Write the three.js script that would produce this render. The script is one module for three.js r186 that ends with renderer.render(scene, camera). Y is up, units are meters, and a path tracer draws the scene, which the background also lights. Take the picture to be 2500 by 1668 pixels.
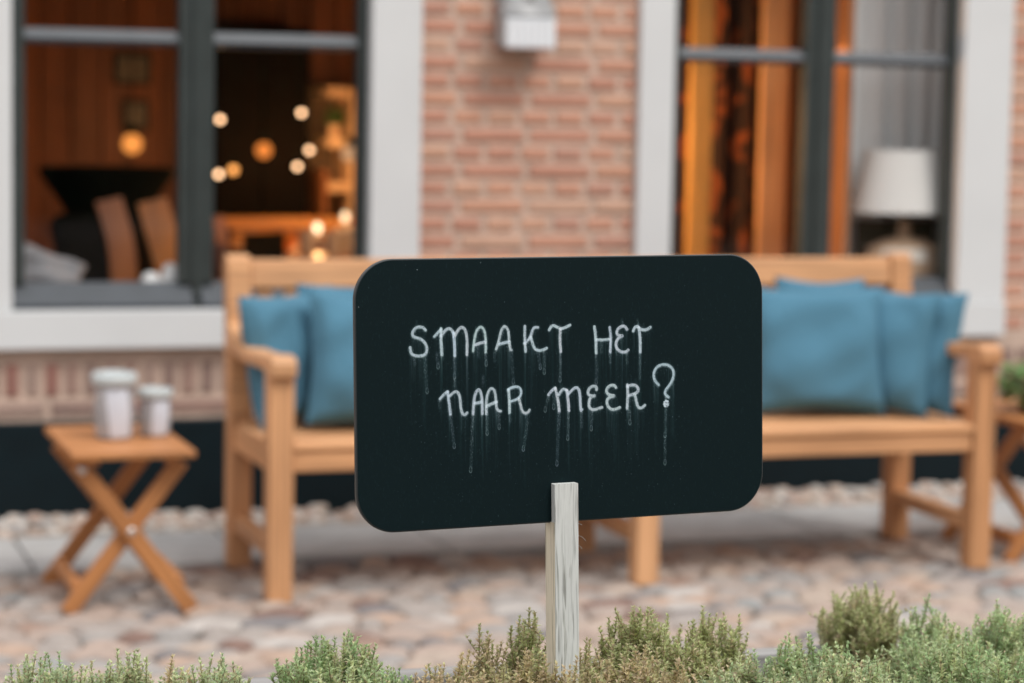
import * as THREE from 'three';
import { mergeGeometries } from 'three/addons/utils/BufferGeometryUtils.js';
import { RoundedBoxGeometry } from 'three/addons/geometries/RoundedBoxGeometry.js';

// ---------------------------------------------------------------- camera, sky, sun, exposure
const scene = new THREE.Scene();
const camera = new THREE.PerspectiveCamera(16.08, 1024 / 683, 0.05, 200);
camera.rotation.order = 'YXZ';
camera.position.set(0, 1.3096, 7.3183);
camera.rotation.set(-0.0984, -0.3235, 0.0184);
camera.focus = 2.42;
camera.userData.fStop = 4.5;

const SKY_TOP = 1.5, SUN = 1.5, EXPOSURE = 1.27;
{
  const w = 64, h = 32, d = new Float32Array(w * h * 4);
  for (let y = 0; y < h; y++) {
    const s = Math.max(0, Math.sin(((y + 0.5) / h - 0.5) * Math.PI));
    const L = SKY_TOP * (1 + 2 * s) / 3;                 // evenly overcast sky
    for (let x = 0; x < w; x++) { const o = (y * w + x) * 4; d[o] = L * 0.99; d[o + 1] = L; d[o + 2] = L * 1.03; d[o + 3] = 1; }
  }
  const sky = new THREE.DataTexture(d, w, h, THREE.RGBAFormat, THREE.FloatType);
  sky.mapping = THREE.EquirectangularReflectionMapping; sky.magFilter = THREE.LinearFilter; sky.needsUpdate = true;
  scene.background = sky; scene.environment = sky;
}
const sun = new THREE.DirectionalLight(new THREE.Color(1, 0.97, 0.92), SUN);
sun.position.set(2.5 + 3, 9, 7); sun.target.position.set(2.5, 0, 1);
sun.castShadow = true; sun.shadow.radius = 38;
Object.assign(sun.shadow.camera, { left: -6, right: 6, top: 6, bottom: -6, near: 0.5, far: 30 });
scene.add(sun, sun.target);
const renderer = new THREE.WebGLRenderer({ antialias: true });
renderer.setSize(1024, 683);
renderer.toneMapping = THREE.LinearToneMapping; renderer.toneMappingExposure = EXPOSURE;
renderer.shadowMap.enabled = true;

// ---------------------------------------------------------------- helpers
let seed = 7;
const rnd = () => { seed = (seed * 1664525 + 1013904223) >>> 0; return seed / 4294967296; };
const rr = (a, b) => a + (b - a) * rnd();
const lin = (r, g, b) => new THREE.Color().setRGB(r, g, b);
const names = new Map();
const numbered = (n) => { const k = names.get(n) ?? 0; names.set(n, k + 1); return k ? n + '_' + String(k).padStart(3, '0') : n; };
function tag(o, label, category, group, kind) {
  if (label) o.userData.label = label;
  if (category) o.userData.category = category;
  if (group) o.userData.group = group;
  if (kind) o.userData.kind = kind;
  return o;
}
function thing(name, label, category, pos = [0, 0, 0], turn = 0, group) {
  const o = new THREE.Group(); o.name = numbered(name); o.position.set(...pos); o.rotation.y = turn;
  scene.add(o); return tag(o, label, category, group);
}
function mesh(name, geo, mat, parent = scene) {
  const m = new THREE.Mesh(Array.isArray(geo) ? mergeGeometries(geo.map((g) => { const n = g.index ? g.toNonIndexed() : g; for (const k of Object.keys(n.attributes)) if (!['position', 'normal', 'uv', 'color'].includes(k)) n.deleteAttribute(k); return n; })) : geo, mat);
  m.name = parent === scene ? numbered(name) : name; m.castShadow = m.receiveShadow = true; parent.add(m); return m;
}
function part(name, parent, pos = [0, 0, 0]) { const o = new THREE.Group(); o.name = name; o.position.set(...pos); parent.add(o); return o; }
const move = (g, x, y, z) => g.translate(x, y, z);
// uv in metres, u along `grain` (0 x, 1 y, 2 z), v across; each piece gets its own offset
function boxUV(g, grain = 0) {
  const p = g.attributes.position, n = g.attributes.normal, uv = new Float32Array(p.count * 2), ou = rnd() * 3, ov = rnd() * 3;
  for (let i = 0; i < p.count; i++) {
    const P = [p.getX(i), p.getY(i), p.getZ(i)], N = [Math.abs(n.getX(i)), Math.abs(n.getY(i)), Math.abs(n.getZ(i))];
    const ax = N[0] > N[1] && N[0] > N[2] ? 0 : N[1] > N[2] ? 1 : 2;
    let a = grain, b = [0, 1, 2].find((k) => k !== ax && k !== grain);
    if (ax === grain) { a = [0, 1, 2].find((k) => k !== ax); b = [0, 1, 2].find((k) => k !== ax && k !== a); }
    uv[i * 2] = P[a] + ou; uv[i * 2 + 1] = P[b] + ov;
  }
  g.setAttribute('uv', new THREE.BufferAttribute(uv, 2)); return g;
}
const LONG = (s) => (s[0] >= s[1] && s[0] >= s[2] ? 0 : s[1] >= s[2] ? 1 : 2);
// rounded box from its two corners
function rb(x0, x1, y0, y1, z0, z1, r = 0.004) {
  const s = [x1 - x0, y1 - y0, z1 - z0], g = new RoundedBoxGeometry(...s, 2, Math.min(r, ...s.map((v) => v * 0.45)));
  boxUV(g, LONG(s)); return g.translate((x0 + x1) / 2, (y0 + y1) / 2, (z0 + z1) / 2);
}
function bx(x0, x1, y0, y1, z0, z1) {
  const s = [x1 - x0, y1 - y0, z1 - z0], g = new THREE.BoxGeometry(...s);
  boxUV(g, LONG(s)); return g.translate((x0 + x1) / 2, (y0 + y1) / 2, (z0 + z1) / 2);
}
// a bar between two points, w across, t deep (along `side`)
function bar(a, b, w, t, side = new THREE.Vector3(0, 0, 1), r = 0.004) {
  const A = new THREE.Vector3(...a), B = new THREE.Vector3(...b), Y = B.clone().sub(A), L = Y.length(); Y.normalize();
  const Xv = new THREE.Vector3().crossVectors(Y, side).normalize(), Zv = new THREE.Vector3().crossVectors(Xv, Y);
  const g = new RoundedBoxGeometry(w, L, t, 2, Math.min(r, w * 0.45, t * 0.45)); boxUV(g, 1);
  return g.applyMatrix4(new THREE.Matrix4().makeBasis(Xv, Y, Zv).setPosition(A.add(B).multiplyScalar(0.5)));
}
// extruded outline: pts in the (z, y) plane, running along x
function prismX(pts, x0, x1, bevel = 0) {
  const s = new THREE.Shape(pts.map((p) => new THREE.Vector2(-p[0], p[1])));
  const g = new THREE.ExtrudeGeometry(s, { depth: x1 - x0 - 2 * bevel, bevelEnabled: bevel > 0, bevelSize: bevel, bevelThickness: bevel, bevelSegments: 2, bevelOffset: -bevel });
  g.translate(0, 0, bevel).rotateY(Math.PI / 2).translate(x0, 0, 0); return boxUV(g, 0);
}
// ---- noise textures
function hash(x, y, s) { let h = (x * 374761393 + y * 668265263 + s * 2147483647) | 0; h = Math.imul(h ^ (h >>> 13), 1274126177); return ((h ^ (h >>> 16)) >>> 0) / 4294967296; }
function vnoise(x, y, px, py, s) {       // value noise, repeating every px, py cells
  const xi = Math.floor(x), yi = Math.floor(y), fx = x - xi, fy = y - yi, u = fx * fx * (3 - 2 * fx), v = fy * fy * (3 - 2 * fy), m = (a, n) => ((a % n) + n) % n;
  const a = hash(m(xi, px), m(yi, py), s), b = hash(m(xi + 1, px), m(yi, py), s), c = hash(m(xi, px), m(yi + 1, py), s), d = hash(m(xi + 1, px), m(yi + 1, py), s);
  return a + (b - a) * u + (c - a) * v + (a - b - c + d) * u * v;
}
const fbm = (u, v, fx, fy, s, oct = 4) => { let t = 0, k = 0.5, n = 0; for (let o = 0; o < oct; o++) { t += k * vnoise(u * fx, v * fy, fx, fy, s + o * 17); n += k; k *= 0.5; fx *= 2; fy *= 2; } return t / n; };
function tex(w, h, fn, metresU = 1, metresV = 1, srgb = false) {
  const d = new Uint8Array(w * h * 4);
  for (let y = 0; y < h; y++) for (let x = 0; x < w; x++) {
    const c = fn(x / w, y / h), o = (y * w + x) * 4;
    for (let k = 0; k < 3; k++) d[o + k] = Math.max(0, Math.min(255, Math.round((Array.isArray(c) ? c[k] : c) * 255)));
    d[o + 3] = 255;
  }
  const t = new THREE.DataTexture(d, w, h); t.wrapS = t.wrapT = THREE.RepeatWrapping; t.magFilter = THREE.LinearFilter; t.minFilter = THREE.LinearFilter;
  t.repeat.set(1 / metresU, 1 / metresV); if (srgb) t.colorSpace = THREE.SRGBColorSpace; t.needsUpdate = true; return t;
}
const std = (c, rough, o = {}) => new THREE.MeshPhysicalMaterial({ color: c, roughness: rough, ...o });

// ---------------------------------------------------------------- materials
const grain = (s) => tex(512, 256, (u, v) => { const a = fbm(u, v, 3, 28, s), b = fbm(u, v, 6, 90, s + 5, 2), c = fbm(u, v, 4, 6, s + 9, 3); const k = 0.50 + 0.58 * a + 0.24 * (b - 0.5) + 0.34 * (c - 0.5); return [k, k * (0.96 + 0.05 * c), k * (0.92 + 0.1 * c)]; }, 0.9, 0.22);
const grainA = grain(3), grainB = grain(41);
const mottle = tex(256, 256, (u, v) => { const k = 0.72 + 0.38 * fbm(u, v, 6, 6, 11, 5); return [k, k, k]; }, 0.35, 0.35);
const rough8 = tex(256, 256, (u, v) => fbm(u, v, 24, 24, 5, 4), 0.25, 0.25);
const weave = tex(256, 256, (u, v) => { const a = Math.sin(u * Math.PI * 128) * 0.5 + 0.5, b = Math.sin(v * Math.PI * 128) * 0.5 + 0.5; return 0.5 * (a + b) * 0.7 + 0.3 * fbm(u, v, 32, 32, 3, 2); }, 0.12, 0.12);
const M = {
  teak: std(lin(0.77, 0.395, 0.185), 0.55, { map: grainA, bumpMap: grainA, bumpScale: 0.0006 }),
  teakTable: std(lin(0.56, 0.235, 0.08), 0.5, { map: grainB, bumpMap: grainB, bumpScale: 0.0006 }),
  white: std(lin(0.67, 0.68, 0.68), 0.5, { map: tex(128, 128, (u, v) => 0.95 + 0.06 * fbm(u, v, 4, 4, 8), 0.7, 0.7) }),
  sash: std(lin(0.038, 0.048, 0.046), 0.42, { map: mottle }),
  sashRail: std(lin(0.050, 0.058, 0.068), 0.36, { map: mottle }),
  plinth: std(lin(0.0028, 0.010, 0.0135), 0.5, { map: mottle, bumpMap: rough8, bumpScale: 0.002, specularIntensity: 0.4 }),
  mortar: std(lin(0.61, 0.455, 0.365), 0.95, { map: mottle, bumpMap: rough8, bumpScale: 0.003 }),
  concrete: std(lin(0.43, 0.425, 0.415), 0.85, { map: mottle, bumpMap: rough8, bumpScale: 0.0015 }),
  sand: std(lin(0.33, 0.255, 0.20), 0.95, { map: mottle, bumpMap: rough8, bumpScale: 0.006 }),
  glass: new THREE.MeshPhysicalMaterial({ color: lin(0.95, 0.95, 0.95), roughness: 0, transmission: 1, thickness: 0, ior: 1.45 }),
  steel: std(lin(0.72, 0.7, 0.68), 0.3, { metalness: 1 }),
  interiorWood: std(lin(0.42, 0.16, 0.06), 0.6, { map: grainB }),
  post: std(lin(0.62, 0.345, 0.085), 0.5, { map: grainA }),
  darkWood: std(lin(0.06, 0.028, 0.015), 0.55, { map: grainB }),
  blackWood: std(lin(0.007, 0.0045, 0.0035), 0.95, { specularIntensity: 0.15 }),
  black: std(lin(0.005, 0.007, 0.006), 0.95, { specularIntensity: 0.15 }),
  cushion: std(lin(0.070, 0.195, 0.28), 0.9, { bumpMap: weave, bumpScale: 0.0008, map: tex(128, 128, (u, v) => 0.88 + 0.16 * fbm(u, v, 5, 5, 21), 0.5, 0.5), sheen: 0.3, sheenColor: lin(0.5, 0.65, 0.75), sheenRoughness: 0.6 }),
  ivory: std(lin(0.74, 0.73, 0.70), 0.6),
  greyMetal: std(lin(0.36, 0.36, 0.36), 0.45, { map: mottle }),
};

// ---------------------------------------------------------------- ground
{
  const g = new THREE.PlaneGeometry(120, 120).rotateX(-Math.PI / 2); boxUV(g, 0);
  tag(mesh('ground', g.translate(0, -0.022, 0), M.sand), 'pale sandy ground between the cobbles', undefined, undefined, 'structure');
}
const stoneShades = [[0.50, 0.40, 0.34], [0.46, 0.39, 0.345], [0.44, 0.40, 0.37], [0.53, 0.44, 0.37], [0.40, 0.385, 0.37], [0.58, 0.55, 0.52], [0.52, 0.385, 0.30], [0.235, 0.225, 0.23], [0.27, 0.17, 0.135], [0.33, 0.30, 0.285], [0.36, 0.38, 0.38], [0.40, 0.28, 0.22]];
const stoneMats = stoneShades.map((c) => std(lin(c[0] * 0.78 + 0.01, c[1] * 0.74 + 0.012, c[2] * 0.71 + 0.014), 0.85, { map: mottle, bumpMap: rough8, bumpScale: 0.003 }));
function stoneGeo(s) {
  const g = new THREE.SphereGeometry(1, 9, 6), p = g.attributes.position;
  for (let i = 0; i < p.count; i++) {
    const x = p.getX(i), y = p.getY(i), z = p.getZ(i), a = Math.atan2(z, x);
    const k = 1 + 0.13 * Math.sin(a * 2 + s * 1.7) + 0.09 * Math.sin(a * 3 + s * 2.9) + 0.05 * Math.sin(a * 5 + s);
    const b = Math.pow(Math.abs(y), 0.8) * Math.sign(y);
    p.setXYZ(i, x * k * (1 + 0.12 * (1 - y * y)), b, z * k * (1 + 0.12 * (1 - y * y)));
  }
  g.computeVertexNormals(); const uv = g.attributes.uv; for (let i = 0; i < uv.count; i++) uv.setXY(i, p.getX(i) * 0.08 + s, p.getZ(i) * 0.08);
  return g;
}
const stoneGeos = [0, 1, 2, 3, 4, 5].map(stoneGeo);
{
  // rounded field stones set close together, from the kerb slabs towards the planter
  const cob = new THREE.Group(); cob.name = 'cobbled_pavement'; scene.add(cob);
  tag(cob, 'pavement of rounded pink, grey and white field cobbles before the bench', undefined, undefined, 'structure');
  const rest = [], list = [];
  for (let row = 0, z = 0.70; z < 4.4; row++) {
    const d = rr(0.062, 0.094);
    for (let x = -1.2 + rnd() * 0.1; x < 6.2;) {
      const w = d * rr(0.95, 1.9);
      list.push([x + w / 2, z + d / 2 + rr(-0.015, 0.015) + 0.012 * Math.sin(x * 3 + row), w, d * rr(0.92, 1.08)]);
      x += w * 0.97 + 0.004;
    }
    z += d * 0.96 + 0.002;
  }
  const pick = () => { const k = rnd(); return k < 0.18 ? 0 : k < 0.34 ? 1 : k < 0.48 ? 2 : k < 0.6 ? 3 : k < 0.72 ? 4 : k < 0.76 ? 5 : k < 0.83 ? 6 : k < 0.88 ? 7 : k < 0.91 ? 8 : k < 0.95 ? 9 : k < 0.98 ? 10 : 11; };
  // how far a stone stands inside the view: x range widens with distance from the wall's left
  const shown = (x, z) => x > 1.15 - z * 0.28 && x < 4.5 - z * 0.66 && z < 2.25;
  list.sort((a, b) => shown(b[0], b[1]) - shown(a[0], a[1]) || b[2] * b[3] - a[2] * a[3]);
  list.forEach(([x, z, w, d], i) => {
    const k = Math.floor(rnd() * 6), mi = z < 0.92 && rnd() < 0.55 ? [8, 11, 6][i % 3] : pick(), hgt = rr(0.019, 0.027), turn = rr(-0.25, 0.25), y = -0.014 - rr(0, 0.006);
    if (i < 300) { const m = mesh('cobble', stoneGeos[k], stoneMats[mi], cob); m.position.set(x, y, z); m.scale.set(w * 0.5, hgt, d * 0.5); m.rotation.y = turn; }
    else (rest[mi] ??= []).push(stoneGeos[k].clone().scale(w * 0.5, hgt, d * 0.5).rotateY(turn).translate(x, y, z));
  });
  rest.forEach((gs, mi) => { if (gs) tag(mesh('cobble_field', gs, stoneMats[mi], cob), undefined, undefined, undefined, 'stuff'); });
  // kerb of flat concrete slabs along the wall
  const kerb = new THREE.Group(); kerb.name = 'kerb_strip'; scene.add(kerb);
  tag(kerb, 'strip of flat grey concrete slabs along the foot of the wall', undefined, undefined, 'structure');
  for (let x = -1.55; x < 6.4; x += 0.6) mesh('slab', rb(x + 0.004, x + 0.596, -0.05, 0.012 + rr(-0.002, 0.002), 0.17, 0.69, 0.006), M.concrete, kerb);
  // pebbles between slabs and plinth
  const peb = [[], [], [], []];
  for (let i = 0; i < 1500; i++) {
    const x = rr(-1, 6), z = Math.pow(rnd(), 1.3) * 0.19, r = rr(0.012, 0.024), lift = 0.026 * (1 - z / 0.2);
    peb[i % 4].push(stoneGeos[i % 6].clone().scale(r * rr(0.9, 1.3), r * rr(0.6, 0.9), r).rotateY(rnd() * 6).translate(x, lift + rr(-0.008, 0.012), 0.02 + z));
  }
  const gr = new THREE.Group(); gr.name = 'gravel'; scene.add(gr); tag(gr, 'strip of pale pink and white pebbles against the black plinth', undefined, undefined, 'stuff');
  [[0.52, 0.42, 0.35], [0.56, 0.51, 0.46], [0.45, 0.33, 0.27], [0.38, 0.35, 0.33]].forEach((c, i) => tag(mesh('gravel', peb[i], std(lin(...c), 0.85, { map: mottle }), gr), undefined, undefined, undefined, 'stuff'));
  mesh('gravel', boxUV(new THREE.BoxGeometry(8, 0.03, 0.2), 0).translate(2.5, 0.0, 0.10), M.sand, gr).userData.kind = 'stuff';
}

// ---------------------------------------------------------------- house
const house = thing('brick_house', 'red brick house front with black plinth and two dark sash windows in white surrounds', 'house');
const WIN = [ // surround outer x, surround inner x (the sash opening), mullion, bar height
  { o0: 0.70, i0: 0.871, i1: 1.974, o1: 2.136, m0: 1.380, m1: 1.488, st0: 0.042, st1: 0.03, bar: 1.485, label: 'left window with warm pendant lights behind it' },
  { o0: 2.866, i0: 2.987, i1: 4.038, o1: 4.223, m0: 3.474, m1: 3.582, st0: 0.036, st1: 0.03, bar: 1.478, label: 'right window with wooden posts, curtain and lamp behind it' },
];
const TOP = 2.35, SILL = 0.546;
const wall = part('wall', house);
{
  const T = -0.28, g = [];
  const xs = [-2.5, WIN[0].o0 + 0.03, WIN[0].o1 - 0.03, WIN[1].o0 + 0.03, WIN[1].o1 - 0.03, 7.5];
  g.push(bx(xs[0], xs[1], 0, 3.1, T, -0.012), bx(xs[2], xs[3], 0, 3.1, T, -0.012), bx(xs[4], xs[5], 0, 3.1, T, -0.012));
  for (const k of [1, 3]) g.push(bx(xs[k], xs[k + 1], 0, SILL + 0.02, T, -0.012), bx(xs[k], xs[k + 1], TOP + 0.1, 3.1, T, -0.012));
  mesh('mortar', g, M.mortar, wall);
  mesh('plinth', rb(-2.5, 7.5, -0.05, 0.324, -0.27, 0.016, 0.008), M.plinth, house);

  // bricks: chamfered blocks, 18 triangles, a few variants
  const brickGeo = (w, h, s) => {
    const d = 0.024, c = 0.005, j = () => (hash(s, w * 997 | 0, h * 991 | 0 + s) - 0.5) * 0.004 * (s % 2 ? 1 : -1);
    const X = w / 2, Y = h / 2, f = [[-X + c + j(), -Y + c, d], [X - c, -Y + c + j(), d], [X - c + j(), Y - c, d], [-X + c, Y - c - j(), d]], e = [[-X, -Y, d - c], [X, -Y, d - c], [X, Y, d - c], [-X, Y, d - c]], b = [[-X, -Y, 0], [X, -Y, 0], [X, Y, 0], [-X, Y, 0]];
    const v = []; const quad = (p, q, r, t) => v.push(...p, ...q, ...r, ...p, ...r, ...t);
    quad(...f); for (let i = 0; i < 4; i++) { const n = (i + 1) % 4; quad(e[i], e[n], f[n], f[i]); quad(b[i], b[n], e[n], e[i]); }
    const g = new THREE.BufferGeometry(); g.setAttribute('position', new THREE.Float32BufferAttribute(v, 3)); g.computeVertexNormals(); boxUV(g, 0);
    return g;
  };
  const bt = (s) => tex(128, 128, (u, v) => { const k = 0.8 + 0.35 * fbm(u, v, 4, 8, s, 4), m = Math.max(0, fbm(u, v, 5, 9, s + 60, 4) - 0.56) * 3.2; return [k + m * 0.22, k + m * 0.5, k + m * 0.65]; }, 0.3, 0.15);
  const maps = [bt(1), bt(2), bt(3)];
  const brickMats = [[0.55, 0.285, 0.195], [0.57, 0.30, 0.20], [0.53, 0.265, 0.185], [0.50, 0.25, 0.175], [0.585, 0.335, 0.23], [0.49, 0.26, 0.19], [0.57, 0.35, 0.25]].map((c, i) => std(lin(...c), 0.9, { map: maps[i % 3], bumpMap: rough8, bumpScale: 0.003 }));
  const soldierMats = [[0.25, 0.15, 0.125], [0.30, 0.145, 0.115], [0.27, 0.18, 0.15], [0.33, 0.21, 0.17], [0.36, 0.25, 0.205]].map((c, i) => std(lin(...c), 0.9, { map: maps[i % 3], bumpMap: rough8, bumpScale: 0.003 }));
  const cache = new Map(), geo = (w, h) => { const v = Math.floor(rnd() * 3), k = [w.toFixed(3), h, v].join(); if (!cache.has(k)) cache.set(k, brickGeo(w, h, v + 1)); return cache.get(k); };
  const inView = (x, y) => (y > 0.7 && y < 1.72 && x > 2.1 && x < 2.9) || (y > 0.32 && y < 0.55 && x > 0.75 && x < 4.7) || (y > 0.5 && y < 1.78 && x > 4.2 && x < 4.62);
  const far = brickMats.map(() => []); let shown = 0;
  const lay = (x, y, w, h, mats) => {
    if (w < 0.02) return;
    const mi = Math.floor(rnd() * mats.length), z = -0.0295 + rr(-0.002, 0.002), g = geo(Math.round(w * 200) / 200, h);
    if (inView(x, y) && shown < 300) { shown++; const b = mesh('brick', g, mats[mi], wall); b.position.set(x, y, z); b.rotation.z = rr(-0.008, 0.008); }
    else far[mi].push(g.clone().translate(x, y, z));
  };
  const C = 0.0565, H = 0.04, J = 0.021, HW = 0.092, SW = HW * 2 + J;
  const spans = [[-2.45, 0.70], [2.138, 2.864], [4.225, 7.4]];
  for (let k = -14; k < 28; k++) {
    const y = 1.376 + k * C; if (y < SILL - 0.2 || y > 3.05) continue;
    for (const [a, b] of spans) {
      if (y < 0.53 && true) continue;
      let x = a, first = true;
      while (x < b - 0.02) { let w = k % 2 === 0 ? HW : first ? HW * 1.3 : SW; first = false; w = Math.min(w, b - x); lay(x + w / 2, y, w * rr(0.97, 1.01), H, brickMats); x += w + J; }
    }
    if (y > TOP + 0.12) for (const w of WIN) { let x = w.o0; while (x < w.o1) { const q = Math.min(HW, w.o1 - x); lay(x + q / 2, y, q, H, brickMats); x += q + J; } }
  }
  for (let x = -2.4; x < 7.3; x += 0.0595) lay(x, 0.45, 0.042, 0.098, soldierMats);       // upright course under the sills
  for (let x = -2.4, k = 0; x < 7.3; k++) { const w = k % 3 === 1 ? HW : SW; lay(x + w / 2, 0.361, w, 0.042, soldierMats); x += w + J; }
  far.forEach((g, i) => g.length && tag(mesh('brick_field', g, brickMats[i], wall), undefined, undefined, undefined, 'stuff'));
}
for (const w of WIN) {
  const win = part('window', house); win.userData.label = w.label;
  const B = 0.117;
  // white surround: bottom board, side boards, head
  mesh('surround', rb(w.o0, w.o1, SILL, SILL + B, -0.06, 0.034, 0.005), M.white, win);
  mesh('surround', rb(w.o0, w.i0, SILL + B + 0.0015, TOP, -0.06, 0.020, 0.005), M.white, win);
  mesh('surround', rb(w.i1, w.o1, SILL + B + 0.0015, TOP, -0.06, 0.020, 0.005), M.white, win);
  mesh('surround', rb(w.o0, w.o1, TOP + 0.0015, TOP + 0.11, -0.06, 0.022, 0.005), M.white, win);
  // dark sashes
  const y0 = SILL + B + 0.001, f = -0.028, bk = -0.085, y1 = TOP - 0.001, L = w.i0 + 0.0005, R = w.i1 - 0.0005, c = (w.m0 + w.m1) / 2;
  const stile = (a, b) => mesh('stile', rb(a, b, y0 + 0.072, y1 - 0.05, bk, f, 0.006), M.sash, win);
  stile(L, L + w.st0); stile(w.m0, c - 0.002); stile(c + 0.002, w.m1); stile(R - w.st1, R);
  mesh('mullion', rb(c - 0.013, c + 0.013, y0 + 0.03, y1 - 0.05, f + 0.0005, f + 0.012, 0.005), M.sash, win);
  for (const [a, b] of [[L, c - 0.012], [c + 0.012, R]]) {
    mesh('bottom_rail', prismX([[bk, y0], [0.012, y0], [0.012, y0 + 0.014], [f - 0.02, y0 + 0.078], [bk, y0 + 0.078]], a, b, 0.002), M.sashRail, win);
    mesh('top_rail', rb(a, b, y1 - 0.049, y1, bk, f, 0.005), M.sash, win);
  }
  mesh('bottom_rail', prismX([[bk, y0 - 0.0004], [0.004, y0 - 0.0004], [0.004, y0 + 0.008], [f - 0.01, y0 + 0.028], [bk, y0 + 0.028]], c - 0.0118, c + 0.0118), M.sash, win);
  const panes = [[L + w.st0, w.m0], [w.m1, R - w.st1]];
  for (const [a, b] of panes) {
    mesh('glazing_bar', prismX([[bk + 0.004, w.bar - 0.024], [f - 0.018, w.bar - 0.024], [f - 0.006, w.bar - 0.012], [f - 0.006, w.bar - 0.006], [f - 0.026, w.bar + 0.022], [bk + 0.004, w.bar + 0.022]], a - 0.004, b + 0.004, 0.002), M.sashRail, win);
    for (const [p, q] of [[y0 + 0.076, w.bar - 0.023], [w.bar + 0.021, y1 - 0.05]]) mesh('pane', boxUV(new THREE.PlaneGeometry(b - a + 0.01, q - p), 0).translate((a + b) / 2, (p + q) / 2, -0.062), M.glass, win);
  }
  mesh('window_board', rb(w.i0 - 0.02, w.i1 + 0.02, SILL + 0.06, SILL + 0.09, -0.45, -0.09, 0.004), M.interiorWood, win);
}
// the room behind: floor, ceiling, roof, side walls, plank back wall
{
  mesh('floor', bx(-2.5, 7.5, -0.045, 0.0, -4.2, -0.29), M.darkWood, house);
  mesh('ceiling', bx(-2.5, 7.5, 2.75, 2.85, -4.2, -0.285), M.interiorWood, house);
  mesh('roof', bx(-2.7, 7.7, 3.1, 3.3, -4.5, 0.12), M.darkWood, house);
  const iw = part('interior_wall', house);
  mesh('wall_core', [bx(-2.5, 7.5, 0, 2.75, -4.3, -3.53), bx(-2.7, -2.5, 0, 3.1, -4.3, -0.05), bx(7.5, 7.7, 0, 3.1, -4.3, -0.05)], M.darkWood, iw);
  const pm = [[0.28, 0.095, 0.038], [0.24, 0.08, 0.033], [0.31, 0.115, 0.046], [0.20, 0.068, 0.03]].map((c) => std(lin(...c), 0.6, { map: grainA }));
  for (let x = 0.2; x < 5.4; x += 0.135) mesh('plank', rb(x, x + 0.13, 0.0, 2.75, -3.529, -3.51 + rr(0, 0.006), 0.004), pm[Math.floor(rnd() * 4)], iw);
  // posts and jamb just inside the right window
  const p1 = mesh('wooden_post', rb(3.262, 3.345, 0, 2.749, -0.53, -0.5, 0.006), M.post, house); p1.userData.label = 'yellow-orange wooden post, left of the three behind the right window';
  const p2 = mesh('wooden_post', rb(3.53, 3.632, 0, 2.749, -0.53, -0.5, 0.006), M.interiorPost = std(lin(0.80, 0.44, 0.19), 0.5, { map: grainB }), house); p2.userData.label = 'orange wooden post next to the dark mullion';
  const jb = mesh('wooden_jamb', rb(3.685, 3.706, 0, 2.749, -0.75, -0.14, 0.004), std(lin(0.50, 0.24, 0.12), 0.5, { map: grainA }), house); jb.userData.label = 'thin wooden jamb beside the grey curtain';
}

// ---------------------------------------------------------------- lamps behind the windows
const glow = (r, g, b, k) => new THREE.MeshStandardMaterial({ color: 0x000000, emissive: lin(r, g, b), emissiveIntensity: k });
const warm = lin(1, 0.52, 0.2);
function pendant(pos, r, e, k, cd, label, group = 'glowing bulbs seen through the windows') {
  const t = thing('pendant_bulb', label, 'pendant light', pos, 0, group);
  mesh('bulb', new THREE.SphereGeometry(r, 16, 12), glow(...e, k), t);
  mesh('socket', new THREE.CylinderGeometry(r * 0.55, r * 0.7, 0.04, 12).translate(0, r + 0.018, 0), M.black, t);
  const len = 2.75 - pos[1] - r - 0.03; mesh('cord', new THREE.CylinderGeometry(0.003, 0.003, len, 6).translate(0, r + 0.03 + len / 2, 0), M.black, t);
  const l = new THREE.PointLight(warm, cd); l.shadow.radius = r / 0.02; l.castShadow = true; t.add(l);
  return t;
}
const BR = [1, 0.58, 0.31], LAMP = 0.085;
pendant([1.992, 1.221, -2.4], 0.012, BR, 4.8, LAMP, 'bright round bulb at the dark mullion, upper of two');
pendant([2.426, 1.251, -2.8], 0.012, BR, 5.0, LAMP, 'bright round bulb hanging highest in the left window');
pendant([2.462, 1.092, -2.8], 0.012, BR, 4.8, LAMP, 'bright round bulb, middle one of the right-hand three');
pendant([2.41, 1.022, -2.8], 0.012, BR, 4.8, LAMP, 'bright round bulb, lowest of the right-hand three');
pendant([1.988, 0.999, -2.4], 0.012, BR, 5.0, LAMP, 'bright round bulb beside the mullion, paired with a dimmer one');
pendant([2.09, 1.011, -2.6], 0.018, [1, 0.40, 0.10], 2.0, LAMP * 0.4, 'dim amber bulb overlapping a brighter bulb');
pendant([2.308, 1.085, -3.0], 0.034, [1, 0.28, 0.05], 0.85, LAMP * 0.6, 'dull orange globe bulb between the bright bulbs');
pendant([2.665, 1.078, -2.9], 0.034, [1, 0.55, 0.28], 0.5, LAMP * 1.0, 'pale peach globe before the lit cream shelf');
pendant([1.736, 1.106, -3.0], 0.042, [1, 0.34, 0.07], 0.95, LAMP * 0.9, 'orange globe alone behind the left pane, above the black tub');
pendant([3.662, 1.496, -0.2], 0.011, [1, 0.55, 0.36], 2.6, 0.012, 'small pale bulb by the glazing bar of the right window');
pendant([2.78, 1.22, -0.42], 0.024, BR, 2.7, 1.95, 'bulb inside behind the brick pier, lamp left of the wooden posts');
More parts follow.
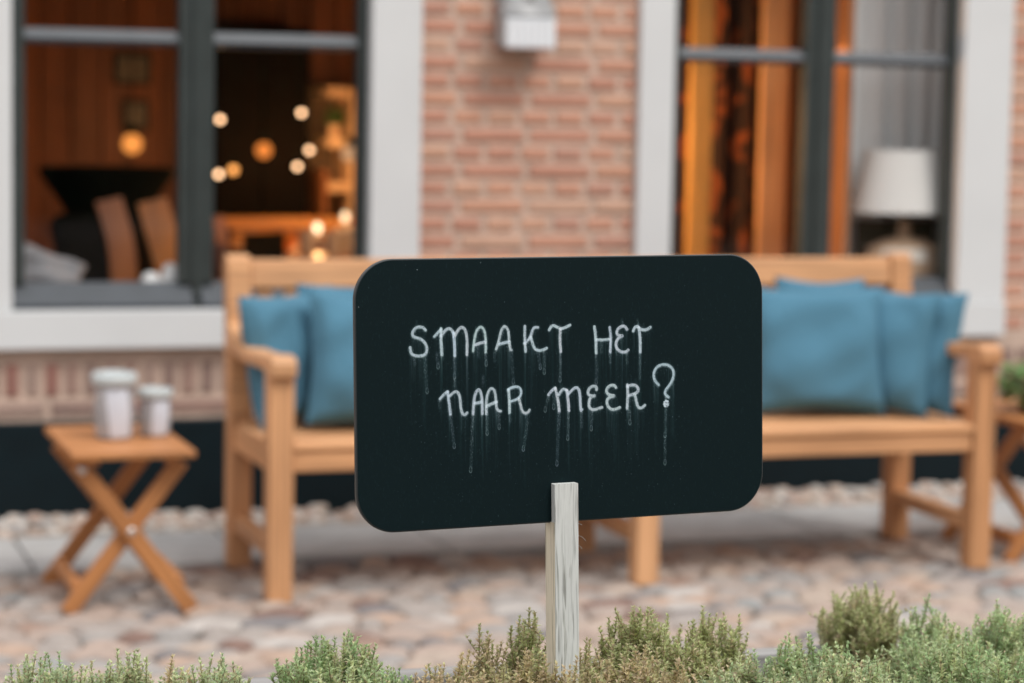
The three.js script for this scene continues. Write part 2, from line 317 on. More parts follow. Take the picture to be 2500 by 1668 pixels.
function candle(pos, k, label) {
  const t = thing('table_candle', label, 'candle', pos, 0, 'candles on the laid table');
  mesh('candle', new THREE.CylinderGeometry(0.016, 0.016, 0.05, 14).translate(0, -0.05, 0), std(lin(0.32, 0.26, 0.2), 0.7), t);
  mesh('holder', new THREE.LatheGeometry([[0.001, -0.086], [0.034, -0.084], [0.036, -0.04], [0.033, -0.04], [0.031, -0.078], [0.001, -0.079]].map((p) => new THREE.Vector2(...p)), 20), std(lin(0.5, 0.5, 0.5), 0.2), t);
  mesh('flame', new THREE.SphereGeometry(0.0145, 12, 10).scale(1, 1.35, 1), glow(1, 0.70, 0.42, k), t);
  const l = new THREE.PointLight(warm, 0.12); l.shadow.radius = 0.8; l.castShadow = true; t.add(l);
}
candle([2.278, 0.807, -1.9], 3.0, 'brighter table candle, further left of the two');
candle([2.494, 0.832, -2.3], 2.2, 'dimmer table candle beside the right sash stile');

// ---------------------------------------------------------------- room contents, left window
{
  const tb = thing('dining_table', 'laid orange-brown table with candles behind the left window', 'table', [2.35, 0, -2.05]);
  mesh('tabletop', rb(-0.36, 0.62, 0.69, 0.721, -0.42, 0.62, 0.006), std(lin(0.55, 0.22, 0.075), 0.4, { map: grainB }), tb);
  for (const [x, z] of [[-0.3, -0.36], [0.56, -0.36], [-0.3, 0.56], [0.56, 0.56]]) mesh('leg', rb(x - 0.03, x + 0.03, 0, 0.689, z - 0.03, z + 0.03), M.interiorWood, tb);
  [[2.17, -1.62, 'left'], [2.262, -1.58, 'middle'], [2.34, -1.65, 'right']].forEach(([x, z, w]) => {
    const g = thing('drinking_glass', 'pale tumbler on the laid table, ' + w + ' of three', 'glass', [x, 0.7215, z], 0, 'tumblers on the laid table');
    mesh('glass_body', new THREE.LatheGeometry([[0.001, 0], [0.028, 0.001], [0.034, 0.09], [0.031, 0.09], [0.025, 0.008], [0.001, 0.007]].map((p) => new THREE.Vector2(...p)), 20), std(lin(0.55, 0.53, 0.5), 0.25), g);
  });
  const sb = thing('wooden_sideboard', 'candle-lit orange wooden sideboard beyond the laid table', 'sideboard', [2.36, 0, -2.72]);
  const amber = std(lin(0.72, 0.31, 0.07), 0.45, { map: grainB });
  mesh('top', rb(-0.31, 0.34, 0.772, 0.80, -0.2, 0.2, 0.006), amber, sb); mesh('carcass', rb(-0.29, 0.32, 0.08, 0.7715, -0.19, 0.165, 0.006), M.interiorWood, sb);
  for (let i = 0; i < 3; i++) { const d = mesh('drawer', rb(-0.28 + i * 0.2, -0.09 + i * 0.2, 0.60, 0.765, 0.1655, 0.184, 0.004), amber, sb); mesh('knob', new THREE.SphereGeometry(0.012, 12, 8).translate(-0.185 + i * 0.2, 0.68, 0.192), M.steel, d); mesh('door', rb(-0.28 + i * 0.2, -0.09 + i * 0.2, 0.1, 0.59, 0.1655, 0.184, 0.004), amber, sb); }
  const oc = thing('serving_bowl', 'amber bowl glowing on the laid table', 'bowl', [2.12, 0.7215, -1.9]);
  mesh('bowl', new THREE.LatheGeometry([[0.001, 0], [0.05, 0.002], [0.10, 0.07], [0.096, 0.07], [0.045, 0.01], [0.001, 0.008]].map((p) => new THREE.Vector2(...p)), 24), std(lin(0.7, 0.28, 0.05), 0.4), oc);
  const dc = thing('dining_chair', 'black dining chair tilted before the laid table', 'chair', [1.91, 0, -1.22], 0.12);
  mesh('backrest', bar([0, 0.46, 0.02], [-0.015, 0.83, 0.05], 0.15, 0.03), M.black, dc); mesh('seat', rb(-0.2, 0.2, 0.43, 0.46, -0.4, 0.0), M.black, dc);
  for (const [x, z] of [[-0.18, -0.38], [0.18, -0.38], [-0.18, -0.02], [0.18, -0.02]]) mesh('leg', rb(x - 0.016, x + 0.016, 0, 0.43, z - 0.016, z + 0.016), M.black, dc);
  const sp = thing('chair_post', 'rosy wooden chair seen right of the mullion', 'chair', [1.775, 0, -1.3]);
  mesh('backrest', bar([0.04, 0.45, 0], [-0.02, 0.885, 0.03], 0.045, 0.03), std(lin(0.5, 0.27, 0.2), 0.5), sp); mesh('seat', rb(-0.02, 0.36, 0.42, 0.45, -0.36, 0.0), M.interiorWood, sp);
  for (const [x, z] of [[0, -0.34], [0.34, -0.34], [0, -0.02], [0.34, -0.02]]) mesh('leg', rb(x - 0.015, x + 0.015, 0, 0.42, z - 0.015, z + 0.015), M.interiorWood, sp);
  // black flared tub on a stem
  const tub = thing('flared_tub', 'large black flared tub with a wide flat rim behind the left pane', 'planter', [1.47, 0, -2.0]);
  mesh('tub', new THREE.LatheGeometry([[0.001, 0.76], [0.07, 0.76], [0.13, 0.82], [0.20, 0.93], [0.255, 1.005], [0.262, 1.035], [0.245, 1.035], [0.19, 0.95], [0.001, 0.94]].map((p) => new THREE.Vector2(...p)), 40), M.black, tub);
  mesh('stem', new THREE.LatheGeometry([[0.001, 0], [0.2, 0.0], [0.19, 0.05], [0.11, 0.3], [0.09, 0.6], [0.075, 0.759], [0.001, 0.7592]].map((p) => new THREE.Vector2(...p)), 32), M.black, tub);
  // dark panel wall piece that stands behind the chairs
  const scr = thing('dark_armchair', 'black upholstered armchair below the flared tub', 'armchair', [1.40, 0, -1.55], -0.1);
  mesh('backrest', bar([0.06, 0.42, 0], [-0.05, 0.9, -0.06], 0.34, 0.12, undefined, 0.05), M.black, scr); mesh('seat', rb(-0.22, 0.34, 0.2, 0.44, 0.07, 0.5, 0.04), M.black, scr);
  mesh('armrest', rb(-0.3, -0.225, 0.2, 0.6, 0.05, 0.5, 0.03), M.black, scr); mesh('armrest', rb(0.345, 0.42, 0.2, 0.6, 0.05, 0.5, 0.03), M.black, scr);
  // two bent wooden chair backs
  [[1.312, 0.955, 1.352, 0.045, 'further left of the pair'], [1.462, 0.952, 1.535, 0.052, 'brighter, nearer the mullion']].forEach(([x, top, xb, w, l], i) => {
    const t = thing('wooden_chair', 'chair with a bent orange wooden back plank, ' + l, 'chair', [x, 0, -0.9], 0, 'bentwood chairs inside the left window');
    const s = new THREE.CatmullRomCurve3([new THREE.Vector3(xb - x + 0.005, 0.42, 0.03), new THREE.Vector3(xb - x, 0.6, 0.04), new THREE.Vector3(0.03, 0.8, 0.02), new THREE.Vector3(-0.005, top, -0.03)]);
    const sh = new THREE.Shape(); sh.moveTo(-w, -0.012); sh.lineTo(w, -0.012); sh.lineTo(w, 0.012); sh.lineTo(-w, 0.012); sh.closePath();
    const g = new THREE.ExtrudeGeometry(sh, { steps: 14, extrudePath: s, bevelEnabled: false }); boxUV(g, 1);
    mesh('backrest', g, std(i ? lin(0.50, 0.19, 0.035) : lin(0.34, 0.115, 0.025), 0.5, { map: grainA }), t);
    mesh('seat', rb(-0.1, 0.3, 0.4, 0.425, -0.40, 0.05), M.interiorWood, t);
    for (const [lx, lz] of [[-0.07, -0.36], [0.27, -0.36], [-0.07, 0.02], [0.27, 0.02]]) mesh('leg', rb(lx - 0.016, lx + 0.016, 0, 0.4, lz - 0.016, lz + 0.016), M.interiorWood, t);
  });
  // framed pictures on the back wall
  [[1.737, 1.902, 1.36, 1.50, 'upper'], [1.776, 1.893, 1.157, 1.29, 'lower']].forEach(([x0, x1, y0, y1, w]) => {
    const t = thing('wall_picture', 'small dark framed picture on the plank wall, ' + w + ' of two', 'picture', [(x0 + x1) / 2, (y0 + y1) / 2, -3.498], 0, 'dark pictures on the plank wall');
    const a = (x1 - x0) / 2, b = (y1 - y0) / 2;
    mesh('frame', [rb(-a, a, b - 0.012, b, 0, 0.02), rb(-a, a, -b, -b + 0.012, 0, 0.02), rb(-a, -a + 0.012, -b + 0.012, b - 0.012, 0, 0.019), rb(a - 0.012, a, -b + 0.012, b - 0.012, 0, 0.019)], M.black, t);
    mesh('print', bx(-a + 0.01, a - 0.01, -b + 0.01, b - 0.01, 0.002, 0.008), std(lin(0.05, 0.04, 0.03), 0.4, { map: mottle }), t);
  });
  // tall dark cupboard behind the pendants, and the lit cream shelf at the right
  const cb = thing('dark_cupboard', 'tall dark cupboard behind the hanging bulbs', 'cupboard', [2.33, 0, -3.30]);
  mesh('carcass', rb(-0.21, 0.21, 0.0, 1.62, -0.2, 0.15, 0.006), M.blackWood, cb); for (const s of [-1, 1]) mesh('door', rb(s > 0 ? 0.004 : -0.2, s > 0 ? 0.2 : -0.004, 0.05, 1.58, 0.151, 0.17, 0.004), M.blackWood, cb);
  const sh = thing('cream_shelf', 'lit cream shelf unit at the right edge of the left window', 'shelf', [2.74, 0, -3.2]);
  const cream = std(lin(0.72, 0.5, 0.32), 0.6);
  for (const y of [0.9, 1.1, 1.32]) mesh('shelf_board', rb(-0.119, 0.35, y, y + 0.045, -0.2, 0.1), cream, sh);
  for (const x of [-0.14, -0.02, 0.351]) mesh('upright', rb(x, x + 0.02 + (x > -0.1 && x < 0.1 ? 0.06 : 0), 0, x < -0.1 ? 1.0 : 1.36, -0.2, 0.11), x < -0.1 ? M.interiorWood : cream, sh);
  mesh('back_panel', rb(-0.14, 0.37, 0, 1.38, -0.225, -0.201), std(lin(0.16, 0.11, 0.07), 0.7), sh);
  const pt = thing('shelf_plant', 'small green plant standing on the cream shelf', 'plant', [2.66, 1.145, -3.15]);
  mesh('pot', new THREE.CylinderGeometry(0.03, 0.022, 0.05, 16).translate(0, 0.025, 0), cream, pt);
  { const gs = []; for (let i = 0; i < 40; i++) gs.push(new THREE.SphereGeometry(0.012, 5, 4).scale(1, 0.35, 2).rotateX(rr(-1, 1)).rotateY(rnd() * 6.3).translate(rr(-0.035, 0.035), 0.06 + rr(0, 0.06), rr(-0.035, 0.035))); mesh('leaves', gs, std(lin(0.06, 0.12, 0.03), 0.7), pt); }
}
// pillow: two bulging faces on one pinched outline
function pillowGeo(w, h, t, s) {
  const N = 22, v = [], uv = [], idx = [];
  for (const f of [1, -1]) for (let j = 0; j <= N; j++) for (let i = 0; i <= N; i++) {
    const a = i / N * 2 - 1, b = j / N * 2 - 1, q = Math.pow((1 - Math.pow(Math.abs(a), 2.6)) * (1 - Math.pow(Math.abs(b), 2.6)), 0.42);
    const pin = 1 - 0.10 * (1 - Math.pow(Math.abs(a), 1.5)) * Math.pow(Math.abs(b), 3), pin2 = 1 - 0.10 * (1 - Math.pow(Math.abs(b), 1.5)) * Math.pow(Math.abs(a), 3);
    const wr = 0.019 * q * (Math.sin(a * 4 + s + b * 2.2) * 0.5 + Math.sin(b * 7 + s * 2 - a * 3) * 0.3) + 0.017 * q * Math.pow(Math.abs(a * b), 1.2) * Math.sin((a * Math.sign(b) + b * Math.sign(a)) * 9 + s);
    v.push(a * w / 2 * pin2, b * h / 2 * pin, f * (q * t / 2 + (q > 0 ? wr : 0))); uv.push(a * w / 2, b * h / 2);
  }
  const o = (N + 1) * (N + 1);
  for (let j = 0; j < N; j++) for (let i = 0; i < N; i++) { const p = j * (N + 1) + i; idx.push(p, p + 1, p + N + 2, p, p + N + 2, p + N + 1, o + p, o + p + N + 2, o + p + 1, o + p, o + p + N + 1, o + p + N + 2); }
  const g = new THREE.BufferGeometry(); g.setAttribute('position', new THREE.Float32BufferAttribute(v, 3)); g.setAttribute('uv', new THREE.Float32BufferAttribute(uv, 2)); g.setIndex(idx); g.computeVertexNormals(); return g;
}
{
  const wc = thing('window_cushion', 'slumped pale grey cushion in the lower left of the left window', 'cushion', [1.0, 0.745, -0.27]);
  const c = mesh('cushion_cover', pillowGeo(0.25, 0.17, 0.12, 2), std(lin(0.27, 0.275, 0.29), 0.9, { bumpMap: weave, bumpScale: 0.0006 }), wc); c.rotation.set(-0.45, 0.15, -0.3);
  [[1.312, 0.675, 0.038, 0.034, 'smaller and lower'], [1.374, 0.682, 0.036, 0.062, 'taller, against the mullion']].forEach(([x, y, r, h, l]) => {
    const t = thing('white_ornament', 'rounded white ornament inside the left window, ' + l, 'ornament', [x, 0.6365, -0.128], 0, 'white ornaments on the window board');
    mesh('ornament', new THREE.LatheGeometry([[0.001, 0], [r * 0.7, 0.002], [r, 0.05], [r * 0.95, 0.075 + h * 0.5], [r * 0.6, 0.09 + h], [0.001, 0.098 + h]].map((p) => new THREE.Vector2(...p)), 24), std(lin(0.86, 0.86, 0.85), 0.5), t);
  });
}
// ---------------------------------------------------------------- room contents, right window
function drape(x0, x1, y0, y1, z, folds, depth, phase = 0) {
  const N = 90, K = 6, v = [], uv = [], idx = [];
  for (let j = 0; j <= K; j++) for (let i = 0; i <= N; i++) {
    const a = i / N, y = y0 + (y1 - y0) * j / K, s = Math.sin(a * folds * 6.283 + phase + 0.7 * Math.sin(a * 9));
    v.push(x0 + (x1 - x0) * a + 0.006 * s, y, z + depth * (s * 0.8 + 0.3 * Math.sin(a * folds * 14 + 2)) + 0.004 * Math.sin(j + a * 20)); uv.push(a * (x1 - x0) * 1.6, y);
  }
  for (let j = 0; j < K; j++) for (let i = 0; i < N; i++) { const p = j * (N + 1) + i; idx.push(p, p + 1, p + N + 2, p, p + N + 2, p + N + 1); }
  const g = new THREE.BufferGeometry(); g.setAttribute('position', new THREE.Float32BufferAttribute(v, 3)); g.setAttribute('uv', new THREE.Float32BufferAttribute(uv, 2)); g.setIndex(idx); g.computeVertexNormals(); return g;
}
{
  const motif = tex(256, 512, (u, v) => { // dye print: rust petals on dark brown
    let m = 0; for (let i = 0; i < 17; i++) { const cx = hash(i, 1, 5), cy = (i + 0.5) / 17, a = hash(i, 2, 5) * 3; let dx = u - cx; dx -= Math.round(dx); let dy = (v - cy) * 2; dy -= 2 * Math.round(dy / 2); const p = dx * Math.cos(a) + dy * Math.sin(a), q = dy * Math.cos(a) - dx * Math.sin(a); m = Math.max(m, 1 - Math.hypot(p / 0.2, q / 0.075)); }
    m = Math.max(0, Math.min(1, m * 2.2)) * (0.6 + 0.6 * fbm(u, v, 8, 16, 4)); return [0.028 + 0.24 * m, 0.013 + 0.058 * m, 0.007 + 0.009 * m];
  }, 0.35, 0.62);
  const fc = thing('patterned_curtain', 'dark brown curtain with rust coloured petals between the two wooden posts', 'curtain');
  mesh('fabric', drape(3.33, 3.68, 0.02, 2.6, -0.76, 3, 0.02), new THREE.MeshPhysicalMaterial({ color: lin(1, 1, 1), map: motif, roughness: 0.9, side: THREE.DoubleSide }), fc);
  mesh('rail', new THREE.CylinderGeometry(0.01, 0.01, 0.38, 10).rotateZ(Math.PI / 2).translate(3.5, 2.61, -0.76), M.black, fc);
  const gc = thing('grey_curtain', 'grey curtain in vertical folds behind the white lampshade', 'curtain');
  mesh('fabric', drape(3.712, 4.165, 0.72, 2.6, -0.36, 5, 0.024, 1), std(lin(0.84, 0.845, 0.84), 0.9, { side: THREE.DoubleSide, bumpMap: weave, bumpScale: 0.0005 }), gc);
  mesh('rail', new THREE.CylinderGeometry(0.01, 0.01, 0.46, 10).rotateZ(Math.PI / 2).translate(3.94, 2.61, -0.352), M.black, gc);
  const lp = thing('table_lamp', 'table lamp with white tapered shade on a tan pot base', 'table lamp', [3.95, 0.6365, -0.205]); lp.scale.set(1.12, 1, 0.7);
  mesh('lamp_shade', new THREE.LatheGeometry([[0.178, 0.32], [0.137, 0.535], [0.135, 0.535], [0.176, 0.32], [0.178, 0.32]].map((p) => new THREE.Vector2(...p)), 48), std(lin(0.80, 0.79, 0.76), 0.8, { bumpMap: weave, bumpScale: 0.0004 }), lp);
  const pot = mesh('lamp_base', new THREE.LatheGeometry([[0.001, 0], [0.07, 0.0], [0.105, 0.03], [0.134, 0.1], [0.137, 0.15], [0.118, 0.20], [0.07, 0.225], [0.025, 0.235], [0.018, 0.30], [0.001, 0.302]].map((p) => new THREE.Vector2(...p)), 40), std(lin(0.50, 0.335, 0.215), 0.6, { map: mottle }), lp);
  mesh('pale_band', new THREE.LatheGeometry([[0.1375, 0.155], [0.1315, 0.178], [0.1225, 0.197]].map((p) => new THREE.Vector2(...p)), 40, Math.PI * 1.72, 1.2), std(lin(0.66, 0.61, 0.54), 0.6), pot);
  const dk = thing('dark_box', 'dark olive wooden box standing behind the lamp base', 'box', [3.975, 0.6365, -0.318]);
  mesh('body', rb(-0.15, 0.15, 0, 0.27, -0.016, 0.014, 0.005), std(lin(0.055, 0.045, 0.025), 0.6, { map: mottle }), dk);
  mesh('lid', rb(-0.153, 0.153, 0.271, 0.29, -0.017, 0.016, 0.005), M.darkWood, dk);
}

// ---------------------------------------------------------------- wall lantern
{
  const t = thing('wall_lantern', 'pale grey wall lantern with ribbed white glass on the brick pier', 'wall lamp', [2.455, 1.48, 0]);
  mesh('back_plate', rb(-0.075, 0.075, 0.0, 0.34, -0.002, 0.02), M.greyMetal, t);
  mesh('housing', rb(-0.083, 0.083, 0.006, 0.098, 0.021, 0.118, 0.006), M.greyMetal, t);
  const glass = part('ribbed_glass', t);
  mesh('glass_panel', rb(-0.082, 0.082, -0.0015, 0.096, 0.1185, 0.126, 0.003), std(lin(0.76, 0.79, 0.82), 0.35), glass);
  for (let i = 0; i < 7; i++) mesh('rib', rb(-0.076 + i * 0.0222, -0.061 + i * 0.0222, 0.004, 0.09, 0.1262, 0.1305, 0.003), std(lin(0.80, 0.82, 0.84), 0.35), glass);
  // hood: a pyramid cut off at the top
  const s = new THREE.CylinderGeometry(0.062, 0.116, 0.12, 4, 1).rotateY(Math.PI / 4); s.scale(1, 1, 0.72); boxUV(s, 0);
  mesh('hood', s.translate(0, 0.159, 0.072), M.greyMetal, t);
  mesh('cap', new THREE.CylinderGeometry(0.03, 0.03, 0.03, 20).translate(0, 0.235, 0.07), M.greyMetal, t);
  mesh('knob', new THREE.SphereGeometry(0.026, 18, 12).translate(0, 0.176, 0.115), std(lin(0.62, 0.66, 0.68), 0.4), t);
}
// ---------------------------------------------------------------- bench
{
  const X0 = 1.41, X1 = 3.463, ZF = 1.224, ZR = 0.726, LW = 0.033;
  const b = thing('garden_bench', 'long honey-coloured teak garden bench against the house wall', 'bench', [0, 0, 0]);
  const teaks = [M.teak, ...[[0.70, 0.345, 0.155], [0.79, 0.425, 0.21], [0.74, 0.38, 0.18]].map((c, i) => std(lin(...c), 0.55, { map: i % 2 ? grainA : grainB, bumpMap: grainA, bumpScale: 0.0006 }))];
  const P = (n, g) => mesh(n, g, teaks[Math.floor(rnd() * 4)], b);
  const xs = [X0, (X0 + X1) / 2, X1];
  for (const x of xs) P('leg', rb(x - LW, x + LW, 0, x === xs[1] ? 0.397 : 0.612, ZF - LW, ZF + LW, 0.006));
  for (const x of [X0, X1]) {
    P('leg', rb(x - LW, x + LW, 0, 0.44, ZR - LW, ZR + LW, 0.006));
    P('back_post', prismX([[ZR - LW, 0.441], [ZR + LW, 0.441], [ZR - 0.012, 0.862], [ZR - 0.025, 0.874], [ZR - 0.058, 0.874], [ZR - 0.072, 0.862]], x - LW, x + LW, 0.004));
    // arm: sweeps down from the post, then flat, thick rounded front end
    const A = [[ZR - 0.02, 0.70], [ZR + 0.02, 0.682], [ZR + 0.07, 0.656], [ZR + 0.14, 0.640], [ZR + 0.26, 0.636], [ZR + 0.40, 0.640], [ZF - 0.035, 0.646], [ZF + 0.01, 0.650], [ZF + 0.045, 0.646], [ZF + 0.058, 0.632], [ZF + 0.058, 0.600], [ZF + 0.044, 0.590], [ZF - 0.01, 0.592], [ZF - 0.05, 0.606], [ZR + 0.30, 0.600], [ZR + 0.14, 0.598], [ZR + 0.04, 0.612], [ZR - 0.02, 0.62]];
    P('armrest', prismX(A.reverse(), x - 0.034, x + 0.034, 0.007));
  }
  P('leg', rb(xs[1] - LW, xs[1] + LW, 0, 0.397, ZR - LW, ZR + LW, 0.006));
  for (const x of xs) { P('stretcher', rb(x - 0.02, x + 0.02, 0.108, 0.152, ZR + LW + 0.0005, ZF - LW - 0.0005, 0.005)); P('side_rail', rb(x - 0.02, x + 0.02, 0.335, 0.3965, ZR + LW + 0.0005, ZF - LW - 0.0005, 0.005)); }
  for (let k = 0; k < 2; k++) { const a = xs[k] + LW + 0.0005, c = xs[k + 1] - LW - 0.0005; P('front_rail', rb(a, c, 0.343, 0.3985, ZF - 0.014, ZF + 0.020, 0.005)); P('rear_rail', rb(a, c, 0.335, 0.3985, ZR - 0.018, ZR + 0.016, 0.005)); }
  for (let k = 0; k < 6; k++) { const z0 = ZR + 0.0 + k * 0.0875; P('seat_slat', rb(X0 + (k === 5 || k === 0 ? LW + 0.001 : -0.02), X1 - (k === 5 || k === 0 ? LW + 0.001 : -0.02), 0.400 - 0.006 * Math.sin(k / 5 * Math.PI), 0.4205 - 0.006 * Math.sin(k / 5 * Math.PI), z0, z0 + 0.078 + (k === 5 ? 0.012 : 0), 0.005)); }
  P('top_rail', bar([X0 + LW - 0.001, 0.819, ZR - 0.034], [X1 - LW + 0.001, 0.819, ZR - 0.034], 0.084, 0.034, new THREE.Vector3(0, 0.17, 1), 0.008));
  P('lower_back_rail', rb(X0 + LW, X1 - LW, 0.455, 0.50, ZR - 0.014, ZR + 0.012, 0.005));
  for (let x = X0 + 0.075; x < X1 - 0.05; x += 0.082) P('back_slat', bar([x, 0.5005, ZR - 0.002], [x, 0.776, ZR - 0.031], 0.045, 0.014));
}
// cushions
const cushG = [pillowGeo(0.42, 0.40, 0.17, 0.4), pillowGeo(0.42, 0.40, 0.16, 2.1), pillowGeo(0.42, 0.40, 0.18, 4.4)];
function cushion(label, k, pos, rot, sc = [1, 1, 1]) {
  const t = thing('blue_cushion', label, 'cushion', pos, 0, 'blue cushions on the bench'); t.rotation.order = 'YXZ'; t.rotation.set(...rot); t.scale.set(...sc);
  mesh('cover', cushG[k], M.cushion, t); return t;
}
cushion('blue cushion tucked in the corner behind the left armrest', 0, [1.545, 0.602, 0.84], [-0.22, 0.55, 0.04], [0.86, 0.93, 0.9]);
cushion('blue cushion leaning across another beside the left armrest', 2, [1.745, 0.598, 0.955], [-0.26, 0.12, -0.10], [0.98, 0.94, 0.9]);
cushion('blue cushion mostly hidden at the back near the chalkboard', 1, [1.75, 0.612, 0.82], [-0.17, -0.05, 0.03], [0.9, 0.98, 0.6]);
cushion('broad blue cushion facing forward right of the chalkboard', 2, [3.07, 0.607, 0.945], [-0.24, -0.16, 0.0], [1.0, 0.95, 0.85]);
cushion('blue cushion peeking out above the broad one', 1, [3.16, 0.615, 0.80], [-0.17, 0.05, -0.03], [0.72, 0.98, 0.5]);
cushion('blue cushion turned sideways, between two others at right', 0, [3.275, 0.600, 0.93], [-0.2, -0.86, 0.0], [0.86, 0.92, 0.75]);
cushion('blue cushion turned sideways, nearest the right armrest', 1, [3.372, 0.602, 0.935], [-0.2, -1.0, 0.0], [0.86, 0.92, 0.75]);

// ---------------------------------------------------------------- folding side tables
function sideTable(label) {
  const t = thing('folding_table', label, 'side table', [1.018, 0, 1.06], 0, 'folding tables at the bench ends'), W = 0.156, D = 0.262, H = 0.42;
  const top = part('tabletop', t);
  for (let i = 0; i < 6; i++) mesh('slat', rb(-W, W, H - 0.019, H, -D + i * 0.0885, -D + i * 0.0885 + 0.0815, 0.004), M.teakTable, top);
  for (const x of [-0.1, 0.1]) mesh('batten', rb(x - 0.015, x + 0.015, H - 0.036, H - 0.0195, -D + 0.02, D - 0.02), M.teakTable, top);
  const X = 0.158, XT = 0.132, Z = 0.19;
  for (const z of [-Z, Z]) {
    mesh('leg', bar([-XT, H - 0.037, z + 0.013], [X, 0, z + 0.013], 0.042, 0.022), M.teakTable, t);
    mesh('leg', bar([XT, H - 0.037, z - 0.0105], [-X, 0, z - 0.0105], 0.042, 0.022), M.teakTable, t);
  }
  for (const s of [-1, 1]) mesh('stretcher', rb(s * X * 0.83 - 0.012, s * X * 0.83 + 0.012, 0.045, 0.08, -Z + 0.026, Z - 0.023), M.teakTable, t);
  for (const [x, y] of [[-0.124, 0.37], [0.0, 0.209]]) mesh('bolt', new THREE.SphereGeometry(0.011, 14, 10).scale(1, 1, 0.55).translate(x, y, Z + 0.0245), M.steel, t);
  return t;
}
const table1 = sideTable('small slatted folding table with crossed legs left of the bench');
{
  const t = table1.clone(); t.name = numbered('folding_table'); t.position.add(new THREE.Vector3(2.752, 0, -0.083)); scene.add(t);
  t.userData = { label: 'crossed-leg folding table cut off by the right edge, beyond the bench', category: 'side table', group: 'folding tables at the bench ends' };
}
// jars on the left table
function jar(label, pos, s, a0, slant) {
  const t = thing('lantern_jar', label, 'lantern jar', pos, 0, 'jars on the left folding table'); t.scale.set(...s);
  const P = (p) => p.map((q) => new THREE.Vector2(...q));
  const stripe = tex(256, 128, (u, v) => { const d = Math.abs(((u - a0 + slant * v + 1.5) % 1) - 0.5), w = d < 0.085 + 0.02 * v; const n = 0.9 + 0.1 * fbm(u, v, 16, 8, 9); return w ? [0.64 * n, 0.66 * n, 0.72 * n] : [0.70 * n, 0.71 * n, 0.73 * n]; });
  const clear = tex(256, 128, (u, v) => { const d = Math.abs(((u - a0 + slant * v + 1.5) % 1) - 0.5); return d < 0.085 + 0.02 * v ? 0 : 1; });
  mesh('jar_body', new THREE.LatheGeometry(P([[0.001, 0], [0.040, 0.001], [0.046, 0.012], [0.050, 0.08], [0.046, 0.128], [0.043, 0.14], [0.001, 0.141]]), 40), std(lin(1, 1, 1), 0.22, { map: stripe, transmission: 0.62, transmissionMap: clear, thickness: 0 }), t);
  mesh('rim', new THREE.LatheGeometry(P([[0.043, 0.1405], [0.052, 0.142], [0.055, 0.15], [0.055, 0.166], [0.051, 0.174], [0.040, 0.176], [0.038, 0.15], [0.043, 0.1405]]), 40), std(lin(0.50, 0.54, 0.54), 0.4), t);
}
jar('taller lantern jar with white rim and white stripe', [1.005, 0.4203, 1.075], [1.08, 1, 1.08], 0.065, 0.10);
jar('shorter lantern jar with white rim right of the taller one', [1.118, 0.4203, 1.035], [0.88, 0.72, 0.88], 0.0, -0.09);

// potted plant on the right table
{
  const t = thing('potted_plant', 'leafy green plant in a dark pot on the right folding table', 'potted plant', [3.775, 0.4203, 1.02]);
  mesh('pot', new THREE.LatheGeometry([[0.001, 0], [0.055, 0], [0.068, 0.06], [0.072, 0.06], [0.072, 0.07], [0.064, 0.07], [0.06, 0.06], [0.001, 0.055]].map((p) => new THREE.Vector2(...p)), 30), std(lin(0.10, 0.085, 0.07), 0.6, { map: mottle }), t);
  const gs = [], col = [];
  for (let i = 0; i < 420; i++) {
    const a = rnd() * 6.283, r = Math.sqrt(rnd()) * 0.12, y = 0.035 + rnd() * 0.14 * (1 - r * 2.5), g = new THREE.SphereGeometry(0.017, 5, 3).scale(0.7, 0.18, 1.2).rotateX(rr(-0.9, 0.5)).rotateY(rnd() * 6.283).translate(Math.cos(a) * r, y, Math.sin(a) * r);
    const c = rnd() < 0.3 ? [0.30, 0.27, 0.13] : [rr(0.10, 0.2), rr(0.2, 0.34), rr(0.05, 0.11)], n = g.attributes.position.count, q = new Float32Array(n * 3); for (let k = 0; k < n; k++) q.set(c, k * 3);
    g.setAttribute('color', new THREE.BufferAttribute(q, 3)); gs.push(g);
  }
  mesh('leaves', gs, new THREE.MeshStandardMaterial({ vertexColors: true, roughness: 0.7 }), t);
}

